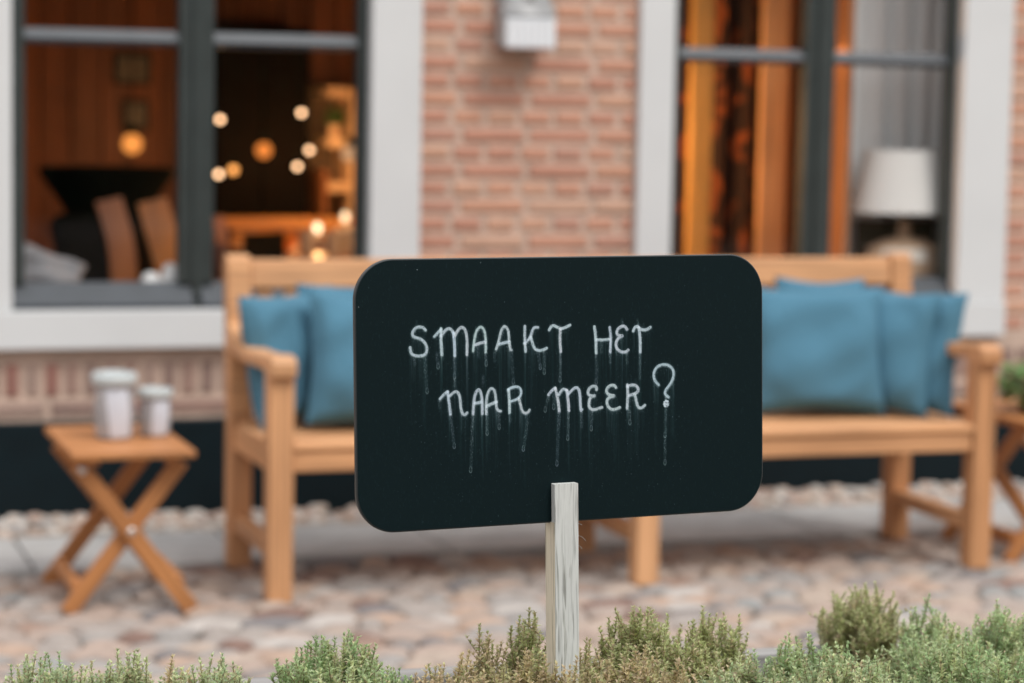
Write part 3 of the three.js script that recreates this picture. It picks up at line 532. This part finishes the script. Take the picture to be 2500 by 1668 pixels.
// ---------------------------------------------------------------- chalkboard sign (board millimetres, origin at its centre)
const STROKES = [
  '-152.0,63.2 -154.0,65.8 -158.0,66.8 -162.0,66.0 -164.9,63.2 -166.1,59.5 -164.4,56.8 -159.8,55.8 -155.3,53.7 -151.6,49.5 -150.4,44.7 -151.7,40.4 -154.8,38.4 -161.2,38.3 -165.7,39.5 -168.0,42.5 -168.3,46.8',
  '-142.9,56.6 -139.6,59.9 -135.8,63.5',
  '-135.8,64.1 -136.2,55.5 -135.5,45.9 -135.1,38.6',
  '-135.4,57.1 -132.7,61.3 -128.6,64.1 -125.7,64.0 -122.8,60.5 -121.7,56.2',
  '-122.3,59.5 -121.5,48.7 -121.3,37.4',
  '-120.8,57.8 -117.6,63.1 -114.1,65.5 -111.2,64.3 -109.1,60.2 -108.0,51.6 -108.5,38.1',
  '-102.0,41.5 -101.0,50.3 -99.3,58.3 -97.1,63.1 -93.8,65.4 -90.7,63.5 -88.9,58.6 -88.1,49.9 -88.5,40.2',
  '-99.0,47.5 -96.1,48.9 -89.0,50.0',
  '-77.1,42.6 -74.3,49.6 -72.4,58.2 -70.6,62.5 -68.2,65.1 -65.3,63.6 -63.5,59.0 -63.0,50.4 -61.9,42.2 -60.7,41.4',
  '-73.3,47.6 -69.0,48.9 -63.3,49.5',
  '-45.9,64.6 -46.3,54.3 -45.2,39.5',
  '-31.5,62.9 -34.9,63.5 -37.3,61.1 -39.4,54.6 -42.8,49.8 -46.6,47.5',
  '-39.4,53.5 -37.4,46.4 -35.1,41.4 -30.9,39.9 -26.1,40.4 -22.2,42.2',
  '-19.4,60.3 -17.6,63.6 -14.2,64.7 -10.4,62.6 -6.1,60.9 -1.3,62.4 3.6,64.5',
  '-7.0,60.9 -7.8,51.1 -6.7,38.4',
  '30.8,62.2 32.2,53.3 32.7,35.7',
  '47.9,61.2 49.4,51.8 48.3,36.3',
  '33.4,48.9 40.1,48.5 47.5,49.1',
  '67.3,58.5 65.5,61.9 61.2,62.0 56.8,59.3 55.3,54.9 58.0,52.4 63.0,52.3 58.6,51.0 54.9,46.6 54.5,41.7 57.3,37.7 62.2,35.4 66.6,35.8 68.5,37.7',
  '74.5,56.7 76.0,60.5 79.2,61.5 82.3,58.7 86.6,57.3 90.4,57.9 94.1,60.1',
  '80.6,59.8 82.2,50.9 82.1,35.3',
  '-137.4,-4.5 -133.9,-0.9 -130.1,2.2 -129.2,2.2',
  '-129.4,2.2 -127.6,-10.2 -126.5,-20.0',
  '-126.9,-1.7 -123.4,1.4 -119.9,2.6 -117.0,0.1 -115.9,-5.3 -115.4,-13.9 -113.7,-19.9 -110.8,-21.1 -108.6,-19.0',
  '-102.5,-20.4 -101.9,-10.1 -100.3,-1.5 -97.6,3.2 -95.3,3.2 -93.2,-1.8 -92.5,-11.6 -92.6,-20.8',
  '-100.3,-10.2 -93.6,-9.1',
  '-88.2,-20.9 -88.4,-10.6 -87.1,-2.0 -84.7,2.8 -82.3,4.5 -79.4,2.6 -77.9,-3.4 -77.5,-13.2 -76.0,-18.1 -72.5,-18.8',
  '-87.4,-13.4 -82.5,-11.1 -77.1,-9.4',
  '-64.0,2.1 -63.2,-7.2 -63.0,-20.3',
  '-64.8,2.1 -61.0,4.3 -55.7,5.0 -51.5,3.3 -50.1,-1.2 -52.2,-6.0 -56.4,-8.3 -61.1,-9.5',
  '-53.0,-7.6 -51.0,-14.2 -49.3,-20.3 -46.3,-22.2 -42.7,-21.1 -41.5,-18.9',
  '-20.5,-4.4 -16.8,-0.1 -13.2,1.9',
  '-13.0,1.9 -10.3,-8.1 -8.8,-21.3',
  '-9.0,-4.8 -6.0,0.0 -2.9,0.7 -0.1,-1.3',
  '-0.5,-0.7 1.0,-9.6 1.8,-21.1',
  '1.9,-4.1 5.6,-0.4 9.8,2.2 12.9,0.5 14.4,-5.6 14.6,-15.6 15.2,-21.7 16.4,-20.6',
  '32.8,-1.3 33.3,1.4 30.0,2.6 26.3,1.7 23.3,-1.6 23.2,-5.4 26.3,-7.4 31.8,-7.2 26.3,-8.3 24.4,-12.6 24.1,-18.1 27.4,-21.4 32.3,-21.2 38.8,-19.3',
  '54.6,0.1 52.8,2.7 48.5,2.5 44.7,-0.1 43.5,-3.9 46.6,-7.4 54.0,-8.2 46.5,-9.6 43.8,-13.3 45.3,-18.9 49.5,-22.4 55.1,-21.8 58.8,-20.3',
  '67.6,2.4 68.2,-6.5 67.1,-21.4',
  '67.6,0.8 72.6,2.3 77.6,1.2 80.1,-2.4 78.8,-5.7 75.1,-7.3 69.4,-8.5',
  '75.7,-7.8 77.5,-14.6 79.3,-20.8 83.1,-22.0 87.2,-18.9',
  '103.2,1.0 99.5,4.1 97.4,9.2 97.9,14.8 101.4,19.7 107.7,21.8 114.0,21.0 119.1,17.5 120.9,11.8 119.0,5.2 115.2,-0.3 111.4,-4.1 110.1,-7.4 111.4,-9.7 114.5,-12.0',
];
const DRIPS = [
  '-164.0,37.6 -163.5,29.6',
  '-153.4,37.3 -150.8,1.9',
  '-140.2,40.6 -139.0,25.6',
  '-134.6,38.3 -134.5,34.0',
  '-121.7,37.4 -121.7,15.4',
  '-121.7,15.4 -121.7,6.8',
  '-96.4,46.9 -96.5,35.6',
  '-88.2,40.2 -87.8,26.7',
  '-91.4,16.5 -91.5,9.0',
  '-79.1,40.5 -78.8,30.2',
  '-60.7,41.1 -58.8,7.9',
  '-31.5,39.1 -29.2,21.6',
  '-25.1,40.6 -25.0,16.6',
  '-138.2,-5.5 -137.9,-13.6',
  '-126.1,-20.5 -122.7,-53.0',
  '-102.8,-20.9 -105.4,-77.6',
  '-87.5,-20.9 -87.4,-41.5',
  '-74.5,-19.8 -74.4,-36.3',
  '-63.0,-20.8 -62.5,-30.1',
  '-45.1,-22.6 -44.0,-30.3',
  '-44.0,-30.8 -48.4,-59.1',
  '-6.9,38.1 -7.2,29.1',
  '-7.2,29.1 -7.7,8.3',
  '32.8,35.7 33.4,19.1',
  '33.4,19.1 32.5,4.8',
  '48.3,36.1 48.0,25.3',
  '66.6,34.9 67.5,23.6',
  '82.1,35.3 81.8,24.8',
  '81.8,24.8 81.4,7.5',
  '-20.7,-4.9 -24.2,-21.2',
  '-14.5,-4.6 -14.8,-18.9',
  '-9.0,-21.8 -11.7,-75.6',
  '1.4,-21.1 0.4,-50.3',
  '15.8,-22.2 16.3,-38.8',
  '27.4,-22.1 26.7,-42.0',
  '69.4,-22.1 70.2,-37.7',
  '111.4,-11.4 110.2,-52.2',
  '109.9,-52.2 110.0,-80.3',
  '38.3,48.2 38.4,35.5',
  '62.4,61.4 61.8,68.6',
  '79.8,61.5 79.4,68.2',
];
{
  const t = thing('chalkboard_sign', 'black rounded chalkboard on a pale wooden stake with the handwritten words SMAAKT HET NAAR MEER?', 'sign', [0.81575, 1.02556, 5.06058]);
  t.rotation.order = 'YXZ'; t.rotation.set(-0.05525, 0.09928, 0.00331);
  const W = 0.45, H = 0.2656, R = 0.040, CW = 2048, CH = Math.round(2048 * H / W), S = CW / 450;
  const outline = (d) => { const s = new THREE.Shape(), w = W / 2 - d, h = H / 2 - d, r = R - d; s.moveTo(-w + r, -h); s.lineTo(w - r, -h); s.absarc(w - r, -h + r, r, -Math.PI / 2, 0); s.lineTo(w, h - r); s.absarc(w - r, h - r, r, 0, Math.PI / 2); s.lineTo(-w + r, h); s.absarc(-w + r, h - r, r, Math.PI / 2, Math.PI); s.lineTo(-w, -h + r); s.absarc(-w + r, -h + r, r, Math.PI, Math.PI * 1.5); return s; };
  // chalk writing, its rain runs and dust specks
  const cv = document.createElement('canvas'); cv.width = CW; cv.height = CH; const c = cv.getContext('2d');
  c.fillStyle = 'rgb(8,25,28)'; c.fillRect(0, 0, CW, CH);
  for (let i = 0; i < 16000; i++) { c.fillStyle = 'rgba(' + (rnd() < 0.5 ? '60,80,85' : '8,22,22') + ',' + rr(0.03, 0.13) + ')'; const s = rr(1, 5); c.fillRect(rnd() * CW, rnd() * CH, s, s * rr(1, 4)); }
  const PX = (x) => (x + 225) * S, PY = (y) => (132.8 - y) * S;
  const parse = (s) => s.split(' ').map((q) => q.split(',').map(Number));
  const chalk = (a) => 'rgba(' + Math.round(rr(200, 218)) + ',' + Math.round(rr(216, 232)) + ',' + Math.round(rr(226, 244)) + ',' + a + ')';
  c.lineCap = 'round'; c.lineJoin = 'round';
  const path = (p, dx = 0, dy = 0) => { c.beginPath(); c.moveTo(PX(p[0][0]) + dx, PY(p[0][1]) + dy); for (let i = 1; i < p.length - 1; i++) { const q = p[i], n = p[i + 1]; c.quadraticCurveTo(PX(q[0]) + dx, PY(q[1]) + dy, (PX(q[0]) + PX(n[0])) / 2 + dx, (PY(q[1]) + PY(n[1])) / 2 + dy); } const e = p[p.length - 1]; c.lineTo(PX(e[0]) + dx, PY(e[1]) + dy); c.stroke(); };
  const walk = (p, step, fn) => { for (let i = 0; i < p.length - 1; i++) { const [x0, y0] = p[i], [x1, y1] = p[i + 1], n = Math.max(1, Math.ceil(Math.hypot(x1 - x0, y1 - y0) / step)); for (let k = 0; k < n; k++) fn(x0 + (x1 - x0) * k / n, y0 + (y1 - y0) * k / n); } };
  // washed-out streaks that the rain pulled down from every letter
  for (const s of STROKES) walk(parse(s), 0.5, (x, y) => {
    if (rnd() < 0.75) { c.strokeStyle = chalk(rr(0.012, 0.045)); c.lineWidth = rr(1, 3.4); const X = PX(x) + rr(-5, 5), Y = PY(y), l = rr(10, 120) * (rnd() < 0.1 ? 3 : 1); c.beginPath(); c.moveTo(X, Y); c.lineTo(X + rr(-2, 2), Y + l); c.stroke(); }
    if (rnd() < 0.18) { c.strokeStyle = chalk(rr(0.04, 0.14)); c.lineWidth = rr(1, 2.5); const X = PX(x) + rr(-5, 5), Y = PY(y); c.beginPath(); c.moveTo(X, Y); c.lineTo(X, Y - rr(8, 34)); c.stroke(); }
    if (rnd() < 0.5) { c.fillStyle = chalk(rr(0.1, 0.4)); c.fillRect(PX(x) + rr(-14, 14), PY(y) + rr(-12, 26), rr(1, 2.5), rr(1, 3)); }
    if (rnd() < 0.16) { c.strokeStyle = chalk(rr(0.006, 0.016)); c.lineWidth = rr(3, 14); const X = PX(x), Y = PY(y); c.beginPath(); c.moveTo(X, Y); c.lineTo(X, Y + rr(60, 340)); c.stroke(); }
  });
  // the letters
  for (const s of STROKES) {
    const p = parse(s);
    c.strokeStyle = chalk(0.05); c.lineWidth = 26; path(p); c.strokeStyle = chalk(0.10); c.lineWidth = 19; path(p, 0, 3); c.strokeStyle = chalk(0.22); c.lineWidth = 15; path(p, 1, 1);
    for (let k = 0; k < 3; k++) { c.strokeStyle = chalk(0.30); c.lineWidth = rr(8.5, 14); path(p, rr(-1.6, 1.6), rr(-1.6, 1.6)); }
    walk(p, 0.25, (x, y) => { c.fillStyle = rnd() < 0.36 ? 'rgba(10,26,29,' + rr(0.1, 0.5) + ')' : chalk(rr(0.1, 0.4)); const a = rr(1.2, 3.4); c.fillRect(PX(x) + rr(-7.5, 7.5), PY(y) + rr(-7.5, 7.5), a, a * rr(0.7, 1.8)); if (rnd() < 0.8) { c.fillStyle = chalk(rr(0.05, 0.3)); c.fillRect(PX(x) + rr(-16, 16), PY(y) + rr(-14, 22), rr(1, 2.6), rr(1, 4)); } });
  }
  { const X = PX(111.6), Y = PY(-18.4); for (let i = 0; i < 130; i++) { c.fillStyle = chalk(rr(0.15, 0.45)); const a = rnd() * 6.283, r = 15 * Math.sqrt(rnd()); c.beginPath(); c.arc(X + Math.cos(a) * r, Y + Math.sin(a) * r * 1.15, rr(2, 4), 0, 7); c.fill(); } }
  // runs with their dried drop outlines
  DRIPS.forEach((s, i) => {
    const p = parse(s), [x0, y0] = p[0], [x1, y1] = p[1], len = (y0 - y1) * S;
    c.strokeStyle = chalk(0.03); c.lineWidth = 18; path(p); c.strokeStyle = chalk(0.05); c.lineWidth = 10; path(p);
    walk(p, 0.3, (x, y) => { const k = 1 - Math.abs(y - y0) / (Math.abs(y1 - y0) + 1) * 0.6; for (const e of [-1, 1]) if (rnd() < 0.42) { c.fillStyle = chalk(rr(0.06, 0.30) * k); c.fillRect(PX(x) + e * rr(1.5, 8.5), PY(y), rr(1, 2.4), rr(1.5, 6)); } if (rnd() < 0.25) { c.fillStyle = chalk(rr(0.1, 0.5) * k); c.fillRect(PX(x) + rr(-5, 5), PY(y), 2, 3); } });
    if (len > 60 && y1 < y0 && i % 5 !== 3) { c.strokeStyle = chalk(0.38); c.lineWidth = 2; c.beginPath(); c.ellipse(PX(x1), PY(y1) - 9, 6.5, 13, 0, 0.1, 3.05); c.stroke(); c.strokeStyle = chalk(0.25); c.beginPath(); c.ellipse(PX(x1), PY(y1) - 9, 6, 14, 0, 3.3, 6.1); c.stroke(); }
  });
  for (let i = 0; i < 900; i++) { c.fillStyle = chalk(rr(0.06, 0.4)); const a = rr(0.8, 2.4), low = rnd() < 0.7; c.fillRect(low ? rr(0.12, 0.8) * CW : rnd() * CW, low ? rr(0.3, 0.98) * CH : rnd() * CH, a, a * rr(0.8, 2)); }
  for (const [x, y] of [[-221, 87], [-93, 128], [-160, 122]]) { c.fillStyle = chalk(0.9); c.beginPath(); c.arc(PX(x), PY(y), 1.5, 0, 7); c.fill(); }
  const map = new THREE.CanvasTexture(cv); map.colorSpace = THREE.SRGBColorSpace;
  const body = new THREE.ExtrudeGeometry(outline(0.0012), { depth: 0.0036, bevelEnabled: true, bevelSize: 0.0012, bevelThickness: 0.0012, bevelSegments: 3, curveSegments: 24 }); body.translate(0, 0, -0.0048);
  mesh('board', boxUV(body, 0), std(lin(0.022, 0.028, 0.03), 0.38), t);
  const face = new THREE.ShapeGeometry(outline(0.0014), 24), p = face.attributes.position, uv = new Float32Array(p.count * 2);
  for (let i = 0; i < p.count; i++) { uv[i * 2] = p.getX(i) / W + 0.5; uv[i * 2 + 1] = p.getY(i) / H + 0.5; }
  face.setAttribute('uv', new THREE.BufferAttribute(uv, 2));
  mesh('writing_surface', face.translate(0, 0, 0.0003), new THREE.MeshPhysicalMaterial({ map, roughness: 0.62, specularIntensity: 0.22 }), t);
  // stake of split pale wood: full section below, a tongue in front of the board above
  const wood = tex(512, 2048, (u, v) => {
    const w = fbm(u, v, 3, 5, 6, 3) * 0.05, a = fbm((u + w) % 1, v, 26, 4, 2, 4), b = fbm((u + w) % 1, v, 70, 10, 9, 3), f = fbm(u, v, 40, 60, 14, 2);
    const crack = Math.max(0, fbm((u + w) % 1, v, 34, 7, 31, 3) - 0.625) * 9, fine = Math.max(0, b - 0.54) * 1.9;
    const k = 0.88 + 0.16 * a + 0.06 * (f - 0.5) - 0.42 * Math.min(1, crack) - 0.55 * fine; return [k * 1.0, k * 1.0, k * (0.965 - 0.05 * Math.min(1, crack))];
  }, 0.10, 0.40);
  const woodBump = wood, pale = std(lin(0.60, 0.615, 0.61), 0.85, { map: wood, bumpMap: woodBump, bumpScale: 0.0016 });
  const stakeUV = (g) => { const q = g.attributes.position, n = g.attributes.normal, o = new Float32Array(q.count * 2); for (let i = 0; i < q.count; i++) { o[i * 2] = (Math.abs(n.getX(i)) > 0.7 ? q.getZ(i) + 0.06 : q.getX(i)) ; o[i * 2 + 1] = q.getY(i); } g.setAttribute('uv', new THREE.BufferAttribute(o, 2)); return g; };
  const stake = prismX([[0.0095, -0.62], [0.0095, -0.0935], [0.0008, -0.0932], [0.0008, -0.1315], [-0.0125, -0.1315], [-0.0125, -0.62]], -0.0185, 0.0075, 0.0006);
  mesh('stake', stakeUV(stake), pale, t);
  const side = rb(-0.0192, -0.0187, -0.62, -0.1318, -0.0122, 0.0088, 0.0001); mesh('stake_side', stakeUV(side), std(lin(0.68, 0.60, 0.48), 0.85, { map: wood }), t);
  for (const [x, y, l, b] of [[0.0076, -0.134, 0.004, 0.002], [0.0076, -0.146, 0.008, 0.006], [0.0076, -0.156, 0.004, 0.004]]) mesh('splinter', new THREE.TubeGeometry(new THREE.CatmullRomCurve3([new THREE.Vector3(x - 0.001, y, 0.006), new THREE.Vector3(x + l * 0.5, y - b * 0.3, 0.008), new THREE.Vector3(x + l, y - b, 0.009)]), 6, 0.00022, 4), pale, t);
}

// ---------------------------------------------------------------- raised planter with thyme
{
  const t = thing('raised_planter', 'raised planter of weathered grey boards holding the thyme', 'planter');
  const grey = std(lin(0.33, 0.32, 0.31), 0.85, { map: grainA, bumpMap: grainA, bumpScale: 0.002 });
  const x0 = -0.6, x1 = 2.9, zb = 4.645, zf = 5.55, T = 0.04;
  for (let k = 0; k < 4; k++) { const y = 0.002 + k * 0.1625, h = 0.159; mesh('board', rb(x0, x1, y, y + h, zb, zb + T, 0.004), grey, t); mesh('board', rb(x0, x1, y, y + h, zf - T, zf, 0.004), grey, t); mesh('board', rb(x0, x0 + T, y, y + h, zb + T + 0.001, zf - T - 0.001, 0.004), grey, t); mesh('board', rb(x1 - T, x1, y, y + h, zb + T + 0.001, zf - T - 0.001, 0.004), grey, t); }
  mesh('soil', bx(x0 + T + 0.001, x1 - T - 0.001, 0.3, 0.615, zb + T + 0.001, zf - T - 0.001), std(lin(0.05, 0.035, 0.025), 1, { map: mottle, bumpMap: rough8, bumpScale: 0.01 }), t);
}
const leafMat = new THREE.MeshPhysicalMaterial({ vertexColors: true, roughness: 0.9, side: THREE.DoubleSide, specularIntensity: 0.4, transmission: 0.45, thickness: 0 });
const stemMat = std(lin(0.22, 0.17, 0.10), 0.85);
const up = new THREE.Vector3(0, 1, 0);
function thyme(label, cx, cz, topY, rx, rz, n, mood) {
  const t = thing('thyme_bush', label, 'thyme bush', [cx, 0.61, cz], 0, 'thyme bushes in the raised planter');
  const v = [], nr = [], col = [], stems = [];
  const A = new THREE.Vector3(), D = new THREE.Vector3(), S1 = new THREE.Vector3(), U = new THREE.Vector3(), N = new THREE.Vector3();
  const leaf = (P, dir, len, wid, c) => {
    S1.crossVectors(dir, up).normalize(); N.crossVectors(S1, dir).normalize();
    const b = P, m = P.clone().addScaledVector(dir, len * 0.45), e = P.clone().addScaledVector(dir, len).addScaledVector(N, -len * 0.08);
    const l = m.clone().addScaledVector(S1, wid).addScaledVector(N, wid * 0.35), r = m.clone().addScaledVector(S1, -wid).addScaledVector(N, wid * 0.35);
    for (const [p, q, s] of [[b, l, e], [b, e, r]]) { v.push(p.x, p.y, p.z, q.x, q.y, q.z, s.x, s.y, s.z); for (let k = 0; k < 3; k++) col.push(...c); }
  };
  const sprig = (base, tip, leafFrom, c0, brown) => {
    const bend = new THREE.Vector3(rr(-0.012, 0.012), 0, rr(-0.012, 0.012)), L = base.distanceTo(tip);
    const at = (k) => base.clone().lerp(tip, k).addScaledVector(bend, Math.sin(k * Math.PI));
    stems.push(new THREE.TubeGeometry(new THREE.CatmullRomCurve3([at(0), at(0.5), at(0.985)]), 4, 0.00045, 4));
    const nodes = Math.max(4, Math.floor(L * (1 - leafFrom) / 0.0040)); let turn = rnd() * 6.283;
    for (let i = 0; i <= nodes; i++) {
      const k = leafFrom + (1 - leafFrom) * i / nodes, P = at(k), near = Math.min(1, (nodes - i) / 3);   // near: 0 at the tip
      turn += Math.PI / 2 + rr(-0.25, 0.25); const shade = rr(0.85, 1.15);
      for (let q = 0; q < 6; q++) {
        const inner = q > 1, a = turn + (q % 2) * Math.PI + (inner ? rr(-1.1, 1.1) : rr(-0.15, 0.15)), open = (inner ? rr(0.35, 0.95) : rr(0.85, 1.35)) * (0.62 + 0.38 * near);
        D.set(Math.cos(a) * Math.sin(open), Math.cos(open), Math.sin(a) * Math.sin(open));
        const len = rr(0.0058, 0.0084) * (inner ? 0.78 : 1) * (0.72 + 0.28 * near), f = rr(0.82, 1.2) * shade, dry = rnd() < brown;
        const c = dry ? [0.66 * f, 0.545 * f, 0.385 * f] : [c0[0] * f * 2.6, c0[1] * f * 2.45, c0[2] * f * 2.25];
        leaf(P.clone().addScaledVector(up, rr(-0.001, 0.001)), D.clone(), len, len * 0.24, c);
      }
    }
  };
  const moods = { sage: [[0.215, 0.255, 0.17], [0.25, 0.285, 0.195], [0.19, 0.245, 0.165]], green: [[0.195, 0.25, 0.155], [0.22, 0.27, 0.18], [0.17, 0.235, 0.14], [0.24, 0.275, 0.175]], brown: [[0.22, 0.225, 0.135], [0.25, 0.23, 0.15], [0.19, 0.215, 0.12]], olive: [[0.185, 0.215, 0.11], [0.20, 0.225, 0.125], [0.22, 0.25, 0.15]] };
  const brown = { sage: 0.16, green: 0.07, brown: 0.40, olive: 0.22 }[mood];
  for (let i = 0; i < n * 1.25; i++) {
    const a = rnd() * 6.283, q = Math.sqrt(rnd()), x = Math.cos(a) * q, z = Math.sin(a) * q, c0 = moods[mood][Math.floor(rnd() * moods[mood].length)];
    const tall = (topY + 0.006 - 0.61) - (0.040 * q * q + 0.062 * Math.pow(rnd(), 0.9)) , base = new THREE.Vector3(x * rx * 0.55, 0.004, z * rz * 0.6), tip = new THREE.Vector3(x * rx * rr(0.85, 1.1), tall, z * rz);
    sprig(base, tip, Math.max(0.15, 1 - 0.11 / tip.distanceTo(base)), c0, brown * rr(0.3, 1.6));
    if (rnd() < 0.8) { const k = rr(0.55, 0.8), b = base.clone().lerp(tip, k), e = b.clone().add(new THREE.Vector3(rr(-0.02, 0.02), tall * (1 - k) * rr(0.55, 0.95), rr(-0.02, 0.02))); sprig(b, e, 0.12, c0, brown * rr(0.3, 1.6)); }
  }
  const g = new THREE.BufferGeometry(); g.setAttribute('position', new THREE.Float32BufferAttribute(v, 3)); g.setAttribute('color', new THREE.Float32BufferAttribute(col, 3)); g.computeVertexNormals();
  mesh('foliage', g, leafMat, t); mesh('stems', stems, stemMat, t);
}
const BUSHES = [
  ['brown-green thyme behind the dry tan front bush', 0.951, 5.045, 0.7601, 0.068, 0.050, 120, 'olive'],
  ['pale green front thyme below the planter edge', 1.061, 5.166, 0.7710, 0.074, 0.040, 130, 'sage'],
  ['soft green thyme in the dip between two taller bushes', 1.267, 4.963, 0.7375, 0.043, 0.050, 90, 'green'],
  ['soft green thyme left of the bush at the right edge', 1.308, 4.997, 0.7461, 0.043, 0.050, 90, 'green'],
  ['nearest green thyme in the far right corner', 1.235, 5.224, 0.7722, 0.052, 0.040, 110, 'green'],
  ['dry thyme at the right foot of the stake', 0.808, 5.134, 0.7693, 0.038, 0.040, 80, 'brown'],
  ['lowest front thyme along the bottom edge, far left', 0.342, 5.010, 0.7640, 0.072, 0.030, 130, 'sage'],
  ['lowest front thyme along the bottom edge below the left table', 0.450, 5.036, 0.7612, 0.070, 0.030, 120, 'sage'],
  ['low brown-green front thyme between the green bush and the stake', 0.677, 5.081, 0.7601, 0.043, 0.035, 80, 'brown'],
  ['front skirt of green thyme under the green bush', 0.592, 5.052, 0.7627, 0.073, 0.035, 90, 'green'],
  ['leftmost pale sage thyme bush in the bottom left corner', 0.311, 4.978, 0.7679, 0.048, 0.050, 130, 'sage'],
  ['pale thyme bush second from the left edge', 0.387, 4.993, 0.7671, 0.038, 0.045, 95, 'sage'],
  ['low sparse thyme tuft between two pale bushes', 0.432, 4.999, 0.7571, 0.026, 0.040, 40, 'brown'],
  ['pale thyme bush left of the board gap', 0.474, 5.002, 0.7615, 0.039, 0.045, 85, 'sage'],
  ['fresh green thyme bush standing alone left of the stake', 0.590, 5.007, 0.7784, 0.065, 0.060, 170, 'green'],
  ['low green shoulder of thyme beside the larger green bush', 0.654, 5.020, 0.7543, 0.020, 0.030, 26, 'green'],
  ['low dry brownish thyme left of the stake', 0.708, 5.069, 0.7688, 0.030, 0.040, 55, 'brown'],
  ['twin-tipped brown-green thyme sprigs left of the stake', 0.754, 5.009, 0.7765, 0.019, 0.030, 30, 'brown'],
  ['upright olive thyme pressed against the stake', 0.804, 4.993, 0.7869, 0.022, 0.035, 46, 'olive'],
  ['dry straw-coloured thyme before the foot of the stake', 0.760, 5.117, 0.7768, 0.043, 0.030, 90, 'brown'],
  ['brown thyme just right of the stake', 0.842, 5.060, 0.7730, 0.018, 0.030, 40, 'brown'],
  ['tall brownish thyme bush right of the stake', 0.925, 5.012, 0.7903, 0.052, 0.060, 130, 'olive'],
  ['soft brownish thyme bush before the right half of the cobbles', 1.025, 4.963, 0.7694, 0.052, 0.060, 110, 'olive'],
  ['dry tan thyme at the bottom edge right of the stake', 0.876, 5.125, 0.7721, 0.065, 0.050, 150, 'brown'],
  ['low light green thyme before the grey planter edge', 1.092, 5.040, 0.7551, 0.046, 0.050, 110, 'green'],
  ['tallest blurred thyme bush with bare dark stems', 1.337, 4.701, 0.7344, 0.052, 0.060, 110, 'olive'],
  ['blurred green thyme right of the tallest bush', 1.353, 4.843, 0.7422, 0.028, 0.050, 60, 'green'],
  ['full green thyme bush at the right edge', 1.395, 4.930, 0.7509, 0.042, 0.060, 120, 'green'],
  ['pale front thyme under the brownish bushes', 0.978, 5.139, 0.7651, 0.057, 0.040, 140, 'sage'],
  ['dense light green thyme at the bottom, below the tallest bush', 1.109, 5.119, 0.7597, 0.063, 0.050, 170, 'green'],
  ['dense green thyme in the bottom right corner', 1.234, 5.119, 0.7592, 0.064, 0.050, 170, 'green'],
];
for (const b of BUSHES) thyme(...b);

// ---------------------------------------------------------------- evergreen hedge across the yard, which the window panes mirror
{
  const t = thing('evergreen_hedge', 'tall dark evergreen hedge across the yard facing the house', 'hedge', [4, 0, 15.5]);
  const core = new THREE.BoxGeometry(34, 3.4, 1.1, 68, 8, 3), p = core.attributes.position;
  for (let i = 0; i < p.count; i++) { const k = (s) => (hash(Math.round(p.getX(i) * 50), Math.round(p.getY(i) * 50) + Math.round(p.getZ(i) * 70), s) - 0.5) * 0.22; p.setXYZ(i, p.getX(i) + k(1), p.getY(i) + 1.7 + k(2), p.getZ(i) + k(3)); }
  core.scale(1, 1.5, 1); core.computeVertexNormals(); boxUV(core, 0); mesh('branches', core, std(lin(0.022, 0.035, 0.018), 0.9), t);
  const leafG = new THREE.PlaneGeometry(0.07, 0.12), im = new THREE.InstancedMesh(leafG, std(lin(0.045, 0.075, 0.032), 0.7, { side: THREE.DoubleSide }), 9000), o = new THREE.Object3D();
  for (let i = 0; i < 9000; i++) { o.position.set(rr(-17, 17), rr(0.05, 5.2), -0.58 + rr(-0.12, 0.06)); o.rotation.set(rr(-1.2, 1.2), rr(-1.2, 1.2), rnd() * 6.283); o.updateMatrix(); im.setMatrixAt(i, o.matrix); }
  im.name = 'leaves'; im.castShadow = im.receiveShadow = true; tag(im, undefined, undefined, undefined, 'stuff'); t.add(im);
}
scene.traverse((o) => { if (o.isMesh) o.castShadow = o.receiveShadow = true; });
renderer.render(scene, camera);
